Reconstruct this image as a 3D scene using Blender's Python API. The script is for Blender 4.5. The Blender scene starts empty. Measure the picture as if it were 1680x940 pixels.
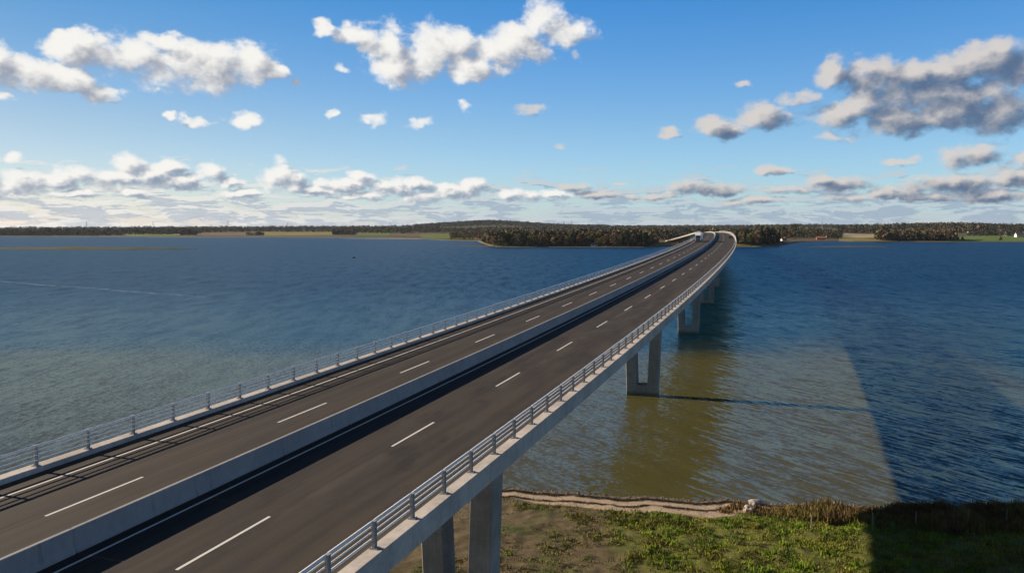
import bpy, bmesh, math, random
import numpy as np
from mathutils import Vector, Matrix

random.seed(7)
rng = np.random.default_rng(7)
scene = bpy.context.scene
C = scene.collection

# ------------------------------------------------------------------ camera
CAM_H = 29.434
PITCH, ROLL, FPX = 0.0780184, -0.0027149, 1295.387
cam_data = bpy.data.cameras.new("camera")
cam_data.sensor_width = 36.0
cam_data.lens = FPX / 1680.0 * 36.0
cam_data.clip_start = 0.5
cam_data.clip_end = 60000.0
cam = bpy.data.objects.new("camera", cam_data)
C.objects.link(cam)
_r0 = Vector((1, 0, 0)); _u0 = Vector((0, math.sin(PITCH), math.cos(PITCH)))
_cr, _sr = math.cos(ROLL), math.sin(ROLL)
_r = _r0 * _cr + _u0 * _sr
_u = _u0 * _cr - _r0 * _sr
_b = _r.cross(_u)
_m = Matrix((( _r.x, _u.x, _b.x, 0), (_r.y, _u.y, _b.y, 0), (_r.z, _u.z, _b.z, CAM_H), (0, 0, 0, 1)))
cam.matrix_world = _m
scene.camera = cam

# ------------------------------------------------------------------ light
SUN_EL = math.radians(22.0)
SUN_AZ = math.radians(-71.0)          # bearing of the sun from +Y towards +X
to_sun = Vector((math.sin(SUN_AZ) * math.cos(SUN_EL), math.cos(SUN_AZ) * math.cos(SUN_EL), math.sin(SUN_EL)))
sd = bpy.data.lights.new("sun", 'SUN')
sd.energy = 5.0
sd.angle = math.radians(0.5)
sd.color = (1.0, 0.84, 0.66)
sun = bpy.data.objects.new("sun", sd)
C.objects.link(sun)
sun.rotation_euler = to_sun.to_track_quat('Z', 'Y').to_euler()
sun.location = (-400, 150, 300)

scene.view_settings.view_transform = 'Standard'
scene.view_settings.look = 'None'
scene.view_settings.exposure = 0.95
scene.view_settings.gamma = 1.0

# ------------------------------------------------------------------ world: Nishita sky with procedural clouds laid over it
world = bpy.data.worlds.new("World")
scene.world = world
world.use_nodes = True
try:
    world.cycles.sampling_method = 'MANUAL'
    world.cycles.sample_map_resolution = 512
except Exception:
    pass
wt = world.node_tree
for n in list(wt.nodes):
    wt.nodes.remove(n)

class NT:
    """small wrapper to write node graphs as expressions"""
    def __init__(s, tree): s.t = tree
    def n(s, typ, **kw):
        nd = s.t.nodes.new(typ)
        for k, v in kw.items(): setattr(nd, k, v)
        return nd
    def put(s, sock, v):
        if isinstance(v, bpy.types.NodeSocket): s.t.links.new(v, sock)
        elif v is not None: sock.default_value = v
    def math(s, op, a, b=None, c=None, clamp=False):
        nd = s.n('ShaderNodeMath', operation=op); nd.use_clamp = clamp
        s.put(nd.inputs[0], a)
        if b is not None: s.put(nd.inputs[1], b)
        if c is not None: s.put(nd.inputs[2], c)
        return nd.outputs[0]
    def vm(s, op, a, b=None, c=None):
        nd = s.n('ShaderNodeVectorMath', operation=op)
        s.put(nd.inputs[0], a)
        if b is not None: s.put(nd.inputs[1], b)
        if c is not None: s.put(nd.inputs[2], c)
        return nd.outputs['Value'] if op in ('DOT_PRODUCT', 'LENGTH', 'DISTANCE') else nd.outputs['Vector']
    def xyz(s, x, y, z=0.0):
        nd = s.n('ShaderNodeCombineXYZ')
        s.put(nd.inputs[0], x); s.put(nd.inputs[1], y); s.put(nd.inputs[2], z)
        return nd.outputs[0]
    def sep(s, v):
        nd = s.n('ShaderNodeSeparateXYZ'); s.put(nd.inputs[0], v)
        return nd.outputs
    def noise(s, vec, scale, detail=4.0, rough=0.55, dist=0.0, col=False):
        nd = s.n('ShaderNodeTexNoise')
        s.put(nd.inputs['Vector'], vec); nd.inputs['Scale'].default_value = scale
        nd.inputs['Detail'].default_value = detail; nd.inputs['Roughness'].default_value = rough
        nd.inputs['Distortion'].default_value = dist
        return nd.outputs['Color'] if col else nd.outputs['Fac']
    def step(s, v, a, b, lo=0.0, hi=1.0):
        nd = s.n('ShaderNodeMapRange', interpolation_type='SMOOTHSTEP')
        s.put(nd.inputs['Value'], v)
        s.put(nd.inputs['From Min'], a); s.put(nd.inputs['From Max'], b)
        s.put(nd.inputs['To Min'], lo); s.put(nd.inputs['To Max'], hi)
        return nd.outputs[0]
    def mix(s, f, a, b):
        nd = s.n('ShaderNodeMix', data_type='RGBA')
        s.put(nd.inputs[0], f); s.put(nd.inputs[6], a); s.put(nd.inputs[7], b)
        return nd.outputs[2]
    def mul(s, a, b): return s.math('MULTIPLY', a, b)
    def add(s, a, b): return s.math('ADD', a, b)
    def sub(s, a, b): return s.math('SUBTRACT', a, b)

# clouds: bearing, elevation, half width, half height (degrees), optional thinness
CUMULUS = [
 (-27.53,10.93,2.51,1.09), (-29.02,11.21,1.51,0.71), (-25.64,10.62,2.37,1.40), (-22.77,10.47,2.63,1.74), (-20.33,10.44,2.72,1.69), (-18.08,10.89,1.98,1.40), (-16.35,10.51,0.88,0.67), (-14.96,9.85,0.57,0.36,0.30), (-23.45,11.88,1.25,0.67),
 (-33.04,9.73,1.87,1.04), (-30.88,9.42,1.96,1.07), (-28.95,8.98,2.04,0.91), (-27.11,8.46,1.57,0.67), (-32.15,7.78,0.63,0.46,0.20),
 (-12.92,13.35,1.07,0.55,0.10), (-10.65,13.14,1.93,0.86), (-8.55,12.49,1.96,1.51), (-7.94,10.90,2.23,1.21), (-6.00,12.15,2.41,1.68), (-4.19,12.59,1.73,1.28), (-2.99,11.05,1.99,1.06), (-1.17,11.88,1.99,1.45), (0.48,12.69,2.60,1.28), (2.34,13.96,1.90,1.34), (4.15,13.21,1.80,1.04), (-11.86,10.54,0.71,0.40,0.45),
 (-21.58,6.93,1.29,0.43,0.15), (-18.50,7.14,1.26,0.60,0.10), (-22.91,7.30,0.56,0.31,0.20), (-12.71,7.45,0.50,0.49,0.30), (-9.82,7.47,1.15,0.50,0.20), (-6.49,7.27,1.21,0.42,0.45), (-3.32,8.44,0.61,0.46,0.30),
 (-25.64,4.03,1.30,0.62), (-28.86,3.16,1.50,0.65), (-26.63,3.07,2.14,0.78), (-24.30,3.20,1.85,0.79), (-22.99,3.83,0.97,0.52), (-20.93,3.51,1.16,0.65), (-19.48,2.89,1.02,0.41), (-31.82,2.64,1.61,0.81), (-31.94,4.18,0.64,0.33,0.20), (-25.42,2.19,2.19,0.39,0.10), (-29.24,2.01,2.05,0.34,0.10), (-33.69,2.23,1.86,0.94),
 (-16.29,3.35,1.30,1.12), (-29.71,2.69,1.34,0.60), (-34.56,2.92,1.51,0.93), (-22.46,2.92,1.52,0.56), (-13.77,2.45,1.50,0.42), (-6.12,2.05,2.62,0.43,0.10), (-10.42,2.04,2.14,0.34,0.10), (-18.64,2.16,2.00,0.29,0.20), (-15.16,2.94,1.07,0.75), (-12.31,2.80,2.11,0.59), (-10.74,3.15,1.11,0.68), (-8.70,2.65,1.98,0.60), (-6.89,2.83,1.48,0.60), (-4.37,2.40,2.45,0.65), (-2.83,2.84,1.32,0.61), (0.46,2.13,2.20,0.48), (2.65,2.04,1.58,0.39,0.10),
]
SHADED = [
 (22.41,9.88,1.54,1.30), (24.51,9.27,2.05,1.28), (26.80,9.31,1.70,1.04), (29.00,9.34,1.96,1.38), (30.76,9.96,2.07,1.20), (32.82,9.25,1.80,1.53), (26.67,8.17,3.37,1.20), (30.04,7.72,2.85,1.09), (24.55,7.93,2.13,0.77),
 (23.12,7.21,2.71,1.01), (26.37,6.67,3.07,1.06), (29.09,6.87,2.60,1.26), (31.68,6.87,2.16,1.44), (17.57,7.20,1.77,0.89), (14.56,6.54,1.71,0.86), (11.04,6.31,0.84,0.50,0.15), (19.69,8.42,1.38,0.51,0.35), (15.93,9.49,0.60,0.32,0.40), (22.42,5.83,1.84,0.47,0.30),
 (30.05,4.10,1.87,0.71), (26.03,3.96,1.26,0.35,0.15), (18.04,3.64,1.34,0.33,0.15), (22.13,2.65,2.01,0.52), (21.36,2.95,1.06,0.40), (28.92,2.41,2.94,0.76), (32.31,2.75,1.05,0.88), (25.81,2.01,2.10,0.47), (13.39,2.55,2.31,0.55), (14.80,2.28,1.39,0.42), (4.62,2.64,1.22,0.39,0.10), (6.37,2.02,1.73,0.35,0.10), (19.06,2.30,1.94,0.37,0.20), (23.28,1.70,2.19,0.36,0.20),
 (1.17,8.14,1.57,0.50,0.50), (3.31,5.58,0.61,0.26,0.50), (4.46,11.63,0.52,0.37,0.50), (7.88,2.87,0.69,0.17,0.40), (9.94,1.99,2.54,0.30,0.20), (30.92,1.75,2.52,0.45), (27.58,1.74,2.03,0.39,0.10), (17.09,1.58,2.77,0.33,0.20), (32.74,3.83,0.80,0.51),
]
def cloud_mask_group(name, blobs):
    g = bpy.data.node_groups.new(name, 'ShaderNodeTree')
    g.interface.new_socket('P', in_out='INPUT', socket_type='NodeSocketVector')
    g.interface.new_socket('M', in_out='OUTPUT', socket_type='NodeSocketFloat')
    w = NT(g); gi = w.n('NodeGroupInput'); go = w.n('NodeGroupOutput')
    cur = None
    for a, e, ra, re, *thin in blobs:
        q = w.vm('MULTIPLY_ADD', gi.outputs[0], (1 / ra, 1 / re, 0), (-a / ra, -e / re, 0))
        r2 = w.vm('DOT_PRODUCT', q, q)
        if thin: r2 = w.add(r2, thin[0] * 1.25)
        cur = r2 if cur is None else w.math('SMOOTH_MIN', cur, r2, 0.35)
    w.put(go.inputs[0], w.math('SUBTRACT', 1.0, cur))
    return g
grpA = cloud_mask_group('cumulus_mask', CUMULUS)
grpB = cloud_mask_group('shaded_mask', SHADED)

# density group: vector (bearing, elevation) -> densities of the two cloud sets and the far stratus
dg = bpy.data.node_groups.new('cloud_density', 'ShaderNodeTree')
dg.interface.new_socket('P', in_out='INPUT', socket_type='NodeSocketVector')
for nm in ('A', 'B', 'S', 'smoothA', 'smoothB'): dg.interface.new_socket(nm, in_out='OUTPUT', socket_type='NodeSocketFloat')
w = NT(dg); gi = w.n('NodeGroupInput'); go = w.n('NodeGroupOutput')
P0 = gi.outputs[0]
sx, sy, _z = w.sep(P0)
def noise2(vec, detail, rough, dist=0.0, col=False):
    o_ = w.noise(vec, 1.0, detail, rough, dist, col); o_.node.noise_dimensions = '2D'; return o_
# finer texture towards the horizon (clouds are farther away there)
lowf = w.step(sy, 2.0, 7.0, 1.0, 0.0)
warp1 = noise2(w.vm('MULTIPLY', P0, (0.40, 0.6, 1)), 3.0, 0.55, col=True)
warp = w.vm('MULTIPLY', w.vm('SUBTRACT', warp1, (0.5, 0.5, 0.5)), w.xyz(w.step(lowf, 0, 1, 2.2, 1.3), w.step(lowf, 0, 1, 1.6, 0.6), 0.0))
Pw = w.vm('ADD', P0, warp)
ga = w.n('ShaderNodeGroup'); ga.node_tree = grpA; w.put(ga.inputs[0], Pw)
gb = w.n('ShaderNodeGroup'); gb.node_tree = grpB; w.put(gb.inputs[0], Pw)
# round billows with creases between them, two sizes, plus wispy fractal noise
def billow(sc_x, sc_y):
    v = w.n('ShaderNodeTexVoronoi', voronoi_dimensions='2D', feature='F1')
    try: v.normalize = False
    except Exception: pass
    w.put(v.inputs['Vector'], w.vm('ADD', w.vm('MULTIPLY', P0, (sc_x, sc_y, 1)), w.vm('SCALE', w.vm('SUBTRACT', fine, (0.5, 0.5, 0.5)))))
    v.inputs['Vector'].links[0].from_node.inputs[1].links[0].from_node.inputs['Scale'].default_value = 0.7
    v.inputs['Scale'].default_value = 1.0; v.inputs['Detail'].default_value = 3.0; v.inputs['Roughness'].default_value = 0.5; v.inputs['Lacunarity'].default_value = 2.1
    return w.sub(0.62, v.outputs['Distance'])
fine = noise2(w.vm('MULTIPLY', P0, (1.1, 1.4, 1)), 4.0, 0.6, col=True)
b_hi = billow(0.42, 0.50); b_lo = billow(1.05, 1.45)
bil = w.math('MULTIPLY_ADD', w.sub(b_lo, b_hi), lowf, b_hi)
fbm = noise2(w.vm('MULTIPLY', P0, (0.50, 0.66, 1)), 9.0, 0.62, 0.2)
n5 = w.add(w.mul(bil, 0.85), w.mul(w.sub(fbm, 0.5), 2.0))
ma = w.math('MAXIMUM', ga.outputs[0], -1.6); mb_ = w.math('MAXIMUM', gb.outputs[0], -1.6)
w.put(go.inputs[0], w.add(ma, n5)); w.put(go.inputs[1], w.add(mb_, n5))
sm = w.add(w.mul(bil, 0.55), w.mul(w.sub(noise2(w.vm('MULTIPLY', P0, (0.5, 0.66, 1)), 2.0, 0.5, 0.2), 0.5), 1.0))
w.put(go.inputs[3], w.add(ma, sm)); w.put(go.inputs[4], w.add(mb_, sm))
# far broken stratus near the horizon plus scattered fair-weather clouds outside the photographed sector
st = noise2(w.vm('MULTIPLY', P0, (0.34, 1.9, 1)), 7.0, 0.62, 0.25)
thr = w.step(sy, 0.8, 4.6, 0.36, 0.58)
stm = w.mul(w.step(w.sub(st, thr), 0.0, 0.16), w.step(sy, 5.4, 3.4))
absaz = w.math('ABSOLUTE', sx)
outm = w.mul(w.step(absaz, 38.0, 50.0), w.step(sy, 3.0, 8.0))
oc = noise2(w.vm('MULTIPLY', P0, (0.06, 0.10, 1)), 6.0, 0.6, 0.4)
w.put(go.inputs[2], w.math('MAXIMUM', stm, w.mul(w.step(oc, 0.55, 0.68), outm)))

W = NT(wt)
tc = W.n('ShaderNodeTexCoord')
dirv = W.vm('NORMALIZE', tc.outputs['Generated'])
dx, dy, dz = W.sep(dirv)
az = W.mul(W.math('ARCTAN2', dx, dy), 180 / math.pi)
el = W.mul(W.math('ARCSINE', dz), 180 / math.pi)
PP = W.xyz(az, el, 0.0)
D1 = W.n('ShaderNodeGroup'); D1.node_tree = dg; W.put(D1.inputs[0], PP)
lowz = W.step(el, 1.5, 7.0, 0.42, 1.0)
off = W.xyz(W.mul(lowz, -0.95), W.mul(lowz, 0.70), 0.0)
D2 = W.n('ShaderNodeGroup'); D2.node_tree = dg; W.put(D2.inputs[0], W.vm('ADD', PP, off))
dA, dB, dS, mA, mB = D1.outputs; eA, eB, eS, fA, fB = D2.outputs
alA = W.step(dA, -0.58, 0.46); alB = W.step(dB, -0.66, 0.52)
# light: thickness towards the sun darkens, faces turned to the sun stay bright
occA = W.step(W.add(W.mul(W.sub(fA, mA), 0.90), W.mul(fA, 0.38)), -0.45, 1.15)
occB = W.step(W.add(W.mul(W.sub(fB, mB), 0.75), W.mul(fB, 0.60)), -0.95, 1.00)
occS = W.step(W.sub(eS, dS), -0.35, 0.22)
sky = W.n('ShaderNodeTexSky', sky_type='NISHITA')
sky.sun_disc = False
sky.sun_elevation = SUN_EL
sky.sun_rotation = SUN_AZ
sky.altitude = 10.0
sky.air_density = 1.0
sky.dust_density = 0.35
sky.ozone_density = 2.2
SKY_STRENGTH = 0.0543
K = 1.0 / 0.105
# elevation tint: bluer low down, darkened above the frame to cut fill light
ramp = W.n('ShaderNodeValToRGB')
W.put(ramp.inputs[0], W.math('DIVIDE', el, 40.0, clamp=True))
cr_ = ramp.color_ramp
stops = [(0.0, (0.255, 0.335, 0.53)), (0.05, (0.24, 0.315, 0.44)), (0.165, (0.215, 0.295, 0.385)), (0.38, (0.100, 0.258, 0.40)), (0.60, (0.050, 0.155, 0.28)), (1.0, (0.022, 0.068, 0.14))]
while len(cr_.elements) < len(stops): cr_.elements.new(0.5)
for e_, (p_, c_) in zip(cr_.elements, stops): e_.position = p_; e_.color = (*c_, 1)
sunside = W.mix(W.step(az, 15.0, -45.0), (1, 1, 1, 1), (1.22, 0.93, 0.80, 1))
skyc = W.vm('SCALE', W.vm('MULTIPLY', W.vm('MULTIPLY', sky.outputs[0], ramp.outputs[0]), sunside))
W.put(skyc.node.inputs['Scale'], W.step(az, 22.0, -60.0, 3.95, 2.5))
# clouds (radiance as seen, divided by the background strength)
litA = (0.93 * K, 0.91 * K, 0.87 * K, 1); shA = (0.33 * K, 0.36 * K, 0.43 * K, 1)
litB = (0.68 * K, 0.64 * K, 0.61 * K, 1); shB = (0.10 * K, 0.155 * K, 0.26 * K, 1)
colA = W.mix(occA, litA, shA)
lowsh = W.mul(W.step(el, 6.0, 3.0), W.mul(occA, 0.85))
colA = W.mix(lowsh, colA, (0.22 * K, 0.31 * K, 0.43 * K, 1))
colB = W.mix(occB, litB, shB)
leftw = W.step(az, 8.0, -28.0)
litS = W.mix(leftw, (0.52 * K, 0.60 * K, 0.66 * K, 1), (0.84 * K, 0.82 * K, 0.77 * K, 1))
shS = W.mix(leftw, (0.25 * K, 0.36 * K, 0.50 * K, 1), (0.34 * K, 0.43 * K, 0.54 * K, 1))
colS = W.mix(occS, litS, shS)
c0 = W.mix(W.mul(dS, 0.88), skyc, colS)
c1 = W.mix(W.mul(alB, W.step(mB, -0.6, 0.9, 0.55, 0.97)), c0, colB)
c2 = W.mix(W.mul(alA, W.step(mA, -0.5, 0.9, 0.55, 1.0)), c1, colA)
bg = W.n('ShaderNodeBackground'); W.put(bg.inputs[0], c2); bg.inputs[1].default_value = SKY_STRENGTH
wo = W.n('ShaderNodeOutputWorld'); W.put(wo.inputs[0], bg.outputs[0])

# ------------------------------------------------------------------ helpers
ORIG = {}
def link(o, parent=None, origin=(0, 0, 0)):
    C.objects.link(o)
    if parent is not None:
        o.parent = parent
    ORIG[o.name] = Vector(origin)
    return o

def empty(name, loc, rz=0.0, label=None, cat=None, group=None):
    o = bpy.data.objects.new(name, None)
    o.empty_display_size = 1.0
    C.objects.link(o)
    o.location = loc; o.rotation_euler = (0, 0, rz)
    if label: o['label'] = label
    if cat: o['category'] = cat
    if group: o['group'] = group
    ORIG[o.name] = Vector(loc)
    return o

def mesh(name, verts, faces, mat=None, uv=None, smooth=False, cols=None):
    me = bpy.data.meshes.new(name)
    me.from_pydata([tuple(v) for v in verts], [], [tuple(f) for f in faces])
    if uv is not None:
        l = me.uv_layers.new(name='UVMap')
        idx = np.zeros(len(me.loops), dtype=np.int32); me.loops.foreach_get('vertex_index', idx)
        l.data.foreach_set('uv', np.asarray(uv, dtype=np.float32)[idx].ravel())
    if cols is not None:
        a = me.color_attributes.new('tint', 'FLOAT_COLOR', 'POINT')
        c = np.ones((len(verts), 4), dtype=np.float32); c[:, :3] = cols
        a.data.foreach_set('color', c.ravel())
    if mat: me.materials.append(mat)
    if smooth: me.polygons.foreach_set('use_smooth', [True] * len(me.polygons))
    me.update()
    return me

def obj(name, me, parent=None, loc=(0, 0, 0), rz=0.0, kind=None, label=None, cat=None, group=None):
    o = bpy.data.objects.new(name, me)
    C.objects.link(o)
    if parent is not None: o.parent = parent
    o.location = loc; o.rotation_euler = (0, 0, rz)
    if kind: o['kind'] = kind
    if label: o['label'] = label
    if cat: o['category'] = cat
    if group: o['group'] = group
    return o

class MB:
    """collects simple solids into one mesh"""
    def __init__(s): s.v = []; s.f = []
    def add(s, v, f):
        b = len(s.v); s.v += [tuple(p) for p in v]; s.f += [tuple(i + b for i in q) for q in f]; return s
    def box(s, c, d, taper=(1, 1), shift=(0, 0), rz=0.0):
        cx, cy, cz = c; hx, hy, hz = d[0] / 2, d[1] / 2, d[2] / 2
        v = []
        ca, sa = math.cos(rz), math.sin(rz)
        for z, tx, ty, ox, oy in ((-hz, 1, 1, 0, 0), (hz, taper[0], taper[1], shift[0], shift[1])):
            for a, b in ((-1, -1), (1, -1), (1, 1), (-1, 1)):
                x, y = a * hx * tx + ox, b * hy * ty + oy
                v.append((cx + x * ca - y * sa, cy + x * sa + y * ca, cz + z))
        return s.add(v, [(3, 2, 1, 0), (4, 5, 6, 7), (0, 1, 5, 4), (1, 2, 6, 5), (2, 3, 7, 6), (3, 0, 4, 7)])
    def cyl(s, a, b, r0, r1=None, n=8, caps=True):
        a = Vector(a); b = Vector(b); r1 = r0 if r1 is None else r1
        d = (b - a).normalized(); u = d.orthogonal().normalized(); w_ = d.cross(u)
        v = []
        for p, r in ((a, r0), (b, r1)):
            for k in range(n):
                t = 2 * math.pi * k / n
                v.append(p + u * (r * math.cos(t)) + w_ * (r * math.sin(t)))
        f = [(k, (k + 1) % n, n + (k + 1) % n, n + k) for k in range(n)]
        if caps: f += [tuple(reversed(range(n))), tuple(range(n, 2 * n))]
        return s.add(v, f)
    def prism(s, prof, x0, x1):
        """profile in (y, z) swept from x0 to x1"""
        n = len(prof)
        v = [(x0, y, z) for y, z in prof] + [(x1, y, z) for y, z in prof]
        f = [(k, n + k, n + (k + 1) % n, (k + 1) % n) for k in range(n)]
        f += [tuple(range(n)), tuple(reversed(range(n, 2 * n)))]
        return s.add(v, f)
    def make(s, name, mat, smooth=False): return mesh(name, s.v, s.f, mat, smooth=smooth)

def bevel(me, w_=0.02, seg=1):
    bm = bmesh.new(); bm.from_mesh(me)
    bmesh.ops.recalc_face_normals(bm, faces=bm.faces[:])
    bmesh.ops.bevel(bm, geom=bm.edges[:], offset=w_, segments=seg, affect='EDGES', profile=0.6)
    bm.to_mesh(me); bm.free(); me.update()
    return me

def recalc(me):
    bm = bmesh.new(); bm.from_mesh(me); bmesh.ops.recalc_face_normals(bm, faces=bm.faces[:]); bm.to_mesh(me); bm.free()
    return me

# ------------------------------------------------------------------ materials
def newmat(name):
    m = bpy.data.materials.new(name); m.use_nodes = True
    t = m.node_tree
    for n in list(t.nodes): t.nodes.remove(n)
    q = NT(t)
    out = q.n('ShaderNodeOutputMaterial'); bs = q.n('ShaderNodeBsdfPrincipled')
    t.links.new(bs.outputs[0], out.inputs[0])
    return m, q, bs
def bump(q, h, strength=0.3, dist=0.02, normal=None):
    b = q.n('ShaderNodeBump'); q.put(b.inputs['Height'], h)
    b.inputs['Strength'].default_value = strength; b.inputs['Distance'].default_value = dist
    if normal is not None: q.put(b.inputs['Normal'], normal)
    return b.outputs[0]
def simple(name, col, rough=0.6, metal=0.0, var=0.15, scale=1.5, spec=0.5, bmp=0.0, bscale=20.0, coords='Object'):
    m, q, b = newmat(name)
    t = q.n('ShaderNodeTexCoord').outputs[coords]
    n = q.noise(t, scale, 5.0, 0.6)
    c = q.mix(n, tuple(x * (1 - var) for x in col) + (1,), tuple(min(1, x * (1 + var)) for x in col) + (1,))
    q.put(b.inputs['Base Color'], c)
    b.inputs['Roughness'].default_value = rough; b.inputs['Metallic'].default_value = metal
    b.inputs['Specular IOR Level'].default_value = spec
    if bmp: q.put(b.inputs['Normal'], bump(q, q.noise(t, bscale, 4.0), bmp, 0.02))
    return m

def concrete(name, col, rough=0.85, streak=0.25, uvs=False, joint=None):
    m, q, b = newmat(name)
    g = q.n('ShaderNodeNewGeometry').outputs['Position']
    n1 = q.noise(g, 0.35, 5.0, 0.6); n2 = q.noise(g, 3.0, 5.0, 0.6)
    n3 = q.noise(q.vm('MULTIPLY', g, (3.6, 3.6, 0.25)), 1.0, 4.0, 0.6)       # rain streaks
    k = q.add(q.mul(n1, 0.5), q.add(q.mul(n2, 0.25), q.mul(n3, 0.25)))
    c = q.mix(q.step(k, 0.35, 0.65), tuple(x * (1 - streak) for x in col) + (1,), tuple(min(1, x * (1 + streak * 0.6)) for x in col) + (1,))
    st = q.step(n3, 0.56, 0.72, 0.0, 0.5)
    c = q.mix(st, c, tuple(x * 0.45 for x in col) + (1,))
    if joint:
        z = q.sep(g)[2]
        c = q.mix(q.mul(q.step(q.add(z, q.mul(n2, 0.5)), 1.25, 0.55), 0.75), c, (0.035, 0.038, 0.022, 1))
        fr = q.math('FRACT', q.math('DIVIDE', z, joint))
        ln = q.math('COMPARE', fr, 0.5, 0.008)
        c = q.mix(q.mul(ln, 0.45), c, tuple(x * 0.5 for x in col) + (1,))
    q.put(b.inputs['Base Color'], c)
    b.inputs['Roughness'].default_value = rough
    q.put(b.inputs['Normal'], bump(q, q.add(n2, q.mul(q.noise(g, 25.0, 3.0), 0.3)), 0.25, 0.02))
    return m

M = {}
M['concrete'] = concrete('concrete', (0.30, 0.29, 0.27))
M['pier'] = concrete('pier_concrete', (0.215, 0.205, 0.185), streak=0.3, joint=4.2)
M['barrier'] = concrete('barrier_concrete', (0.225, 0.225, 0.22), streak=0.18)
M['kerb'] = concrete('kerb_concrete', (0.375, 0.335, 0.295), streak=0.3)
M['steel'] = simple('galvanised_steel', (0.66, 0.66, 0.64), rough=0.5, metal=0.0, var=0.25, scale=6.0)
M['post'] = simple('shaded_post_steel', (0.27, 0.275, 0.28), rough=0.5, metal=0.3, var=0.25, scale=6.0)  # darker than the rails: shade on camera-facing sides is put into the colour
M['paint'] = simple('road_paint', (0.58, 0.56, 0.51), rough=0.6, var=0.18, scale=4.0)

# asphalt: UV = (offset across, distance along) in metres
m, q, b = newmat('asphalt')
uv = q.n('ShaderNodeUVMap').outputs[0]
u_, v_, _ = q.sep(uv)
base = (0.083, 0.074, 0.062, 1)
n_long = q.noise(q.vm('MULTIPLY', uv, (1.1, 0.035, 1)), 1.0, 5.0, 0.6)
n_mid = q.noise(q.vm('MULTIPLY', uv, (0.55, 0.16, 1)), 1.0, 6.0, 0.62)
n_fine = q.noise(uv, 14.0, 3.0, 0.7)
c = q.mix(q.step(q.add(q.mul(n_long, 0.6), q.mul(n_mid, 0.4)), 0.40, 0.60), (0.025, 0.0195, 0.0148, 1), (0.046, 0.0362, 0.0268, 1))
rightside = q.step(u_, -0.5, 0.5)
# dark oily blotches on the right carriageway
blot = q.mul(q.step(q.noise(q.vm('MULTIPLY', uv, (0.38, 0.11, 1)), 1.0, 5.0, 0.7), 0.50, 0.66), rightside)
c = q.mix(q.mul(blot, 0.95), c, (0.014, 0.0125, 0.011, 1))
# pale scuffed seam beside the lane line
seam = q.mul(q.math('COMPARE', u_, 4.35, 0.25), q.mul(rightside, q.step(n_mid, 0.42, 0.6)))
c = q.mix(q.mul(seam, 0.35), c, (0.075, 0.066, 0.055, 1))
# wheel paths, slightly polished
wp = None
for o_ in (1.4, 3.1, 5.2, 7.0, -1.6, -3.3, -5.3, -7.1):
    k = q.math('SUBTRACT', 1.0, q.math('MULTIPLY', q.math('ABSOLUTE', q.sub(u_, o_)), 2.2), clamp=True)
    wp = k if wp is None else q.math('MAXIMUM', wp, k)
c = q.mix(q.mul(wp, 0.28), c, (0.026, 0.0215, 0.0175, 1))
c = q.mix(q.mul(q.step(n_fine, 0.35, 0.75), 0.45), c, (0.055, 0.048, 0.040, 1))
# worn longitudinal paving seams and a darker strip along the gutters
for o_ in (-4.9, -0.95 - 3.6, 0.9, 9.1, -9.1):
    k = q.math('COMPARE', u_, o_, 0.035)
    c = q.mix(q.mul(k, q.step(n_mid, 0.35, 0.6, 0.2, 0.7)), c, (0.012, 0.011, 0.010, 1))
gut = q.math('MAXIMUM', q.step(u_, 8.7, 9.4), q.step(u_, -8.9, -9.4))
c = q.mix(q.mul(gut, q.step(n_mid, 0.3, 0.6, 0.1, 0.6)), c, (0.075, 0.062, 0.045, 1))
q.put(b.inputs['Base Color'], c)
q.put(b.inputs['Roughness'], q.step(n_mid, 0.3, 0.7, 0.78, 0.92))
b.inputs['Specular IOR Level'].default_value = 0.18
q.put(b.inputs['Normal'], bump(q, q.noise(uv, 30.0, 2.0, 0.6), 0.35, 0.01))
M['asphalt'] = m

# ------------------------------------------------------------------ bridge alignment (metres along the centre line)
AX, AY, TH, K0, K1, K2 = -15.18358, 27.19875, 0.351936, -0.00026346, 3.0027e-07, -2.97428e-10
ZK = np.array([-50, 150, 350, 500, 650, 800, 950, 1150, 1450], float)
ZV = np.array([17.1601, 19.7923, 21.6083, 22.6306, 22.5099, 20.3979, 16.2678, 8.2137, -7.0807])
def _spl(xs, ys):
    n = len(xs); h = np.diff(xs); A = np.eye(n); bb = np.zeros(n)
    for i in range(1, n - 1):
        A[i, i - 1] = h[i - 1]; A[i, i] = 2 * (h[i - 1] + h[i]); A[i, i + 1] = h[i]
        bb[i] = 6 * ((ys[i + 1] - ys[i]) / h[i] - (ys[i] - ys[i - 1]) / h[i - 1])
    return np.linalg.solve(A, bb)
_mm = _spl(ZK, ZV)
def prof_z(v):
    v = np.asarray(v, float)
    i = np.clip(np.searchsorted(ZK, v) - 1, 0, len(ZK) - 2); hh = (ZK[i + 1] - ZK[i])
    a = (ZK[i + 1] - v) / hh; c_ = (v - ZK[i]) / hh
    z = a * ZV[i] + c_ * ZV[i + 1] + ((a ** 3 - a) * _mm[i] + (c_ ** 3 - c_) * _mm[i + 1]) * hh * hh / 6
    return z
_G = np.linspace(-120, 1500, 1621); _Gm = (_G[1:] + _G[:-1]) / 2
def heading(t): return TH + K0 * t + K1 * t * t / 2 + K2 * t ** 3 / 3
_cx = np.concatenate([[0], np.cumsum(np.sin(heading(_Gm)))]); _cy = np.concatenate([[0], np.cumsum(np.cos(heading(_Gm)))])
_x0 = np.interp(0, _G, _cx); _y0 = np.interp(0, _G, _cy)
CROSS = -0.002885
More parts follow.
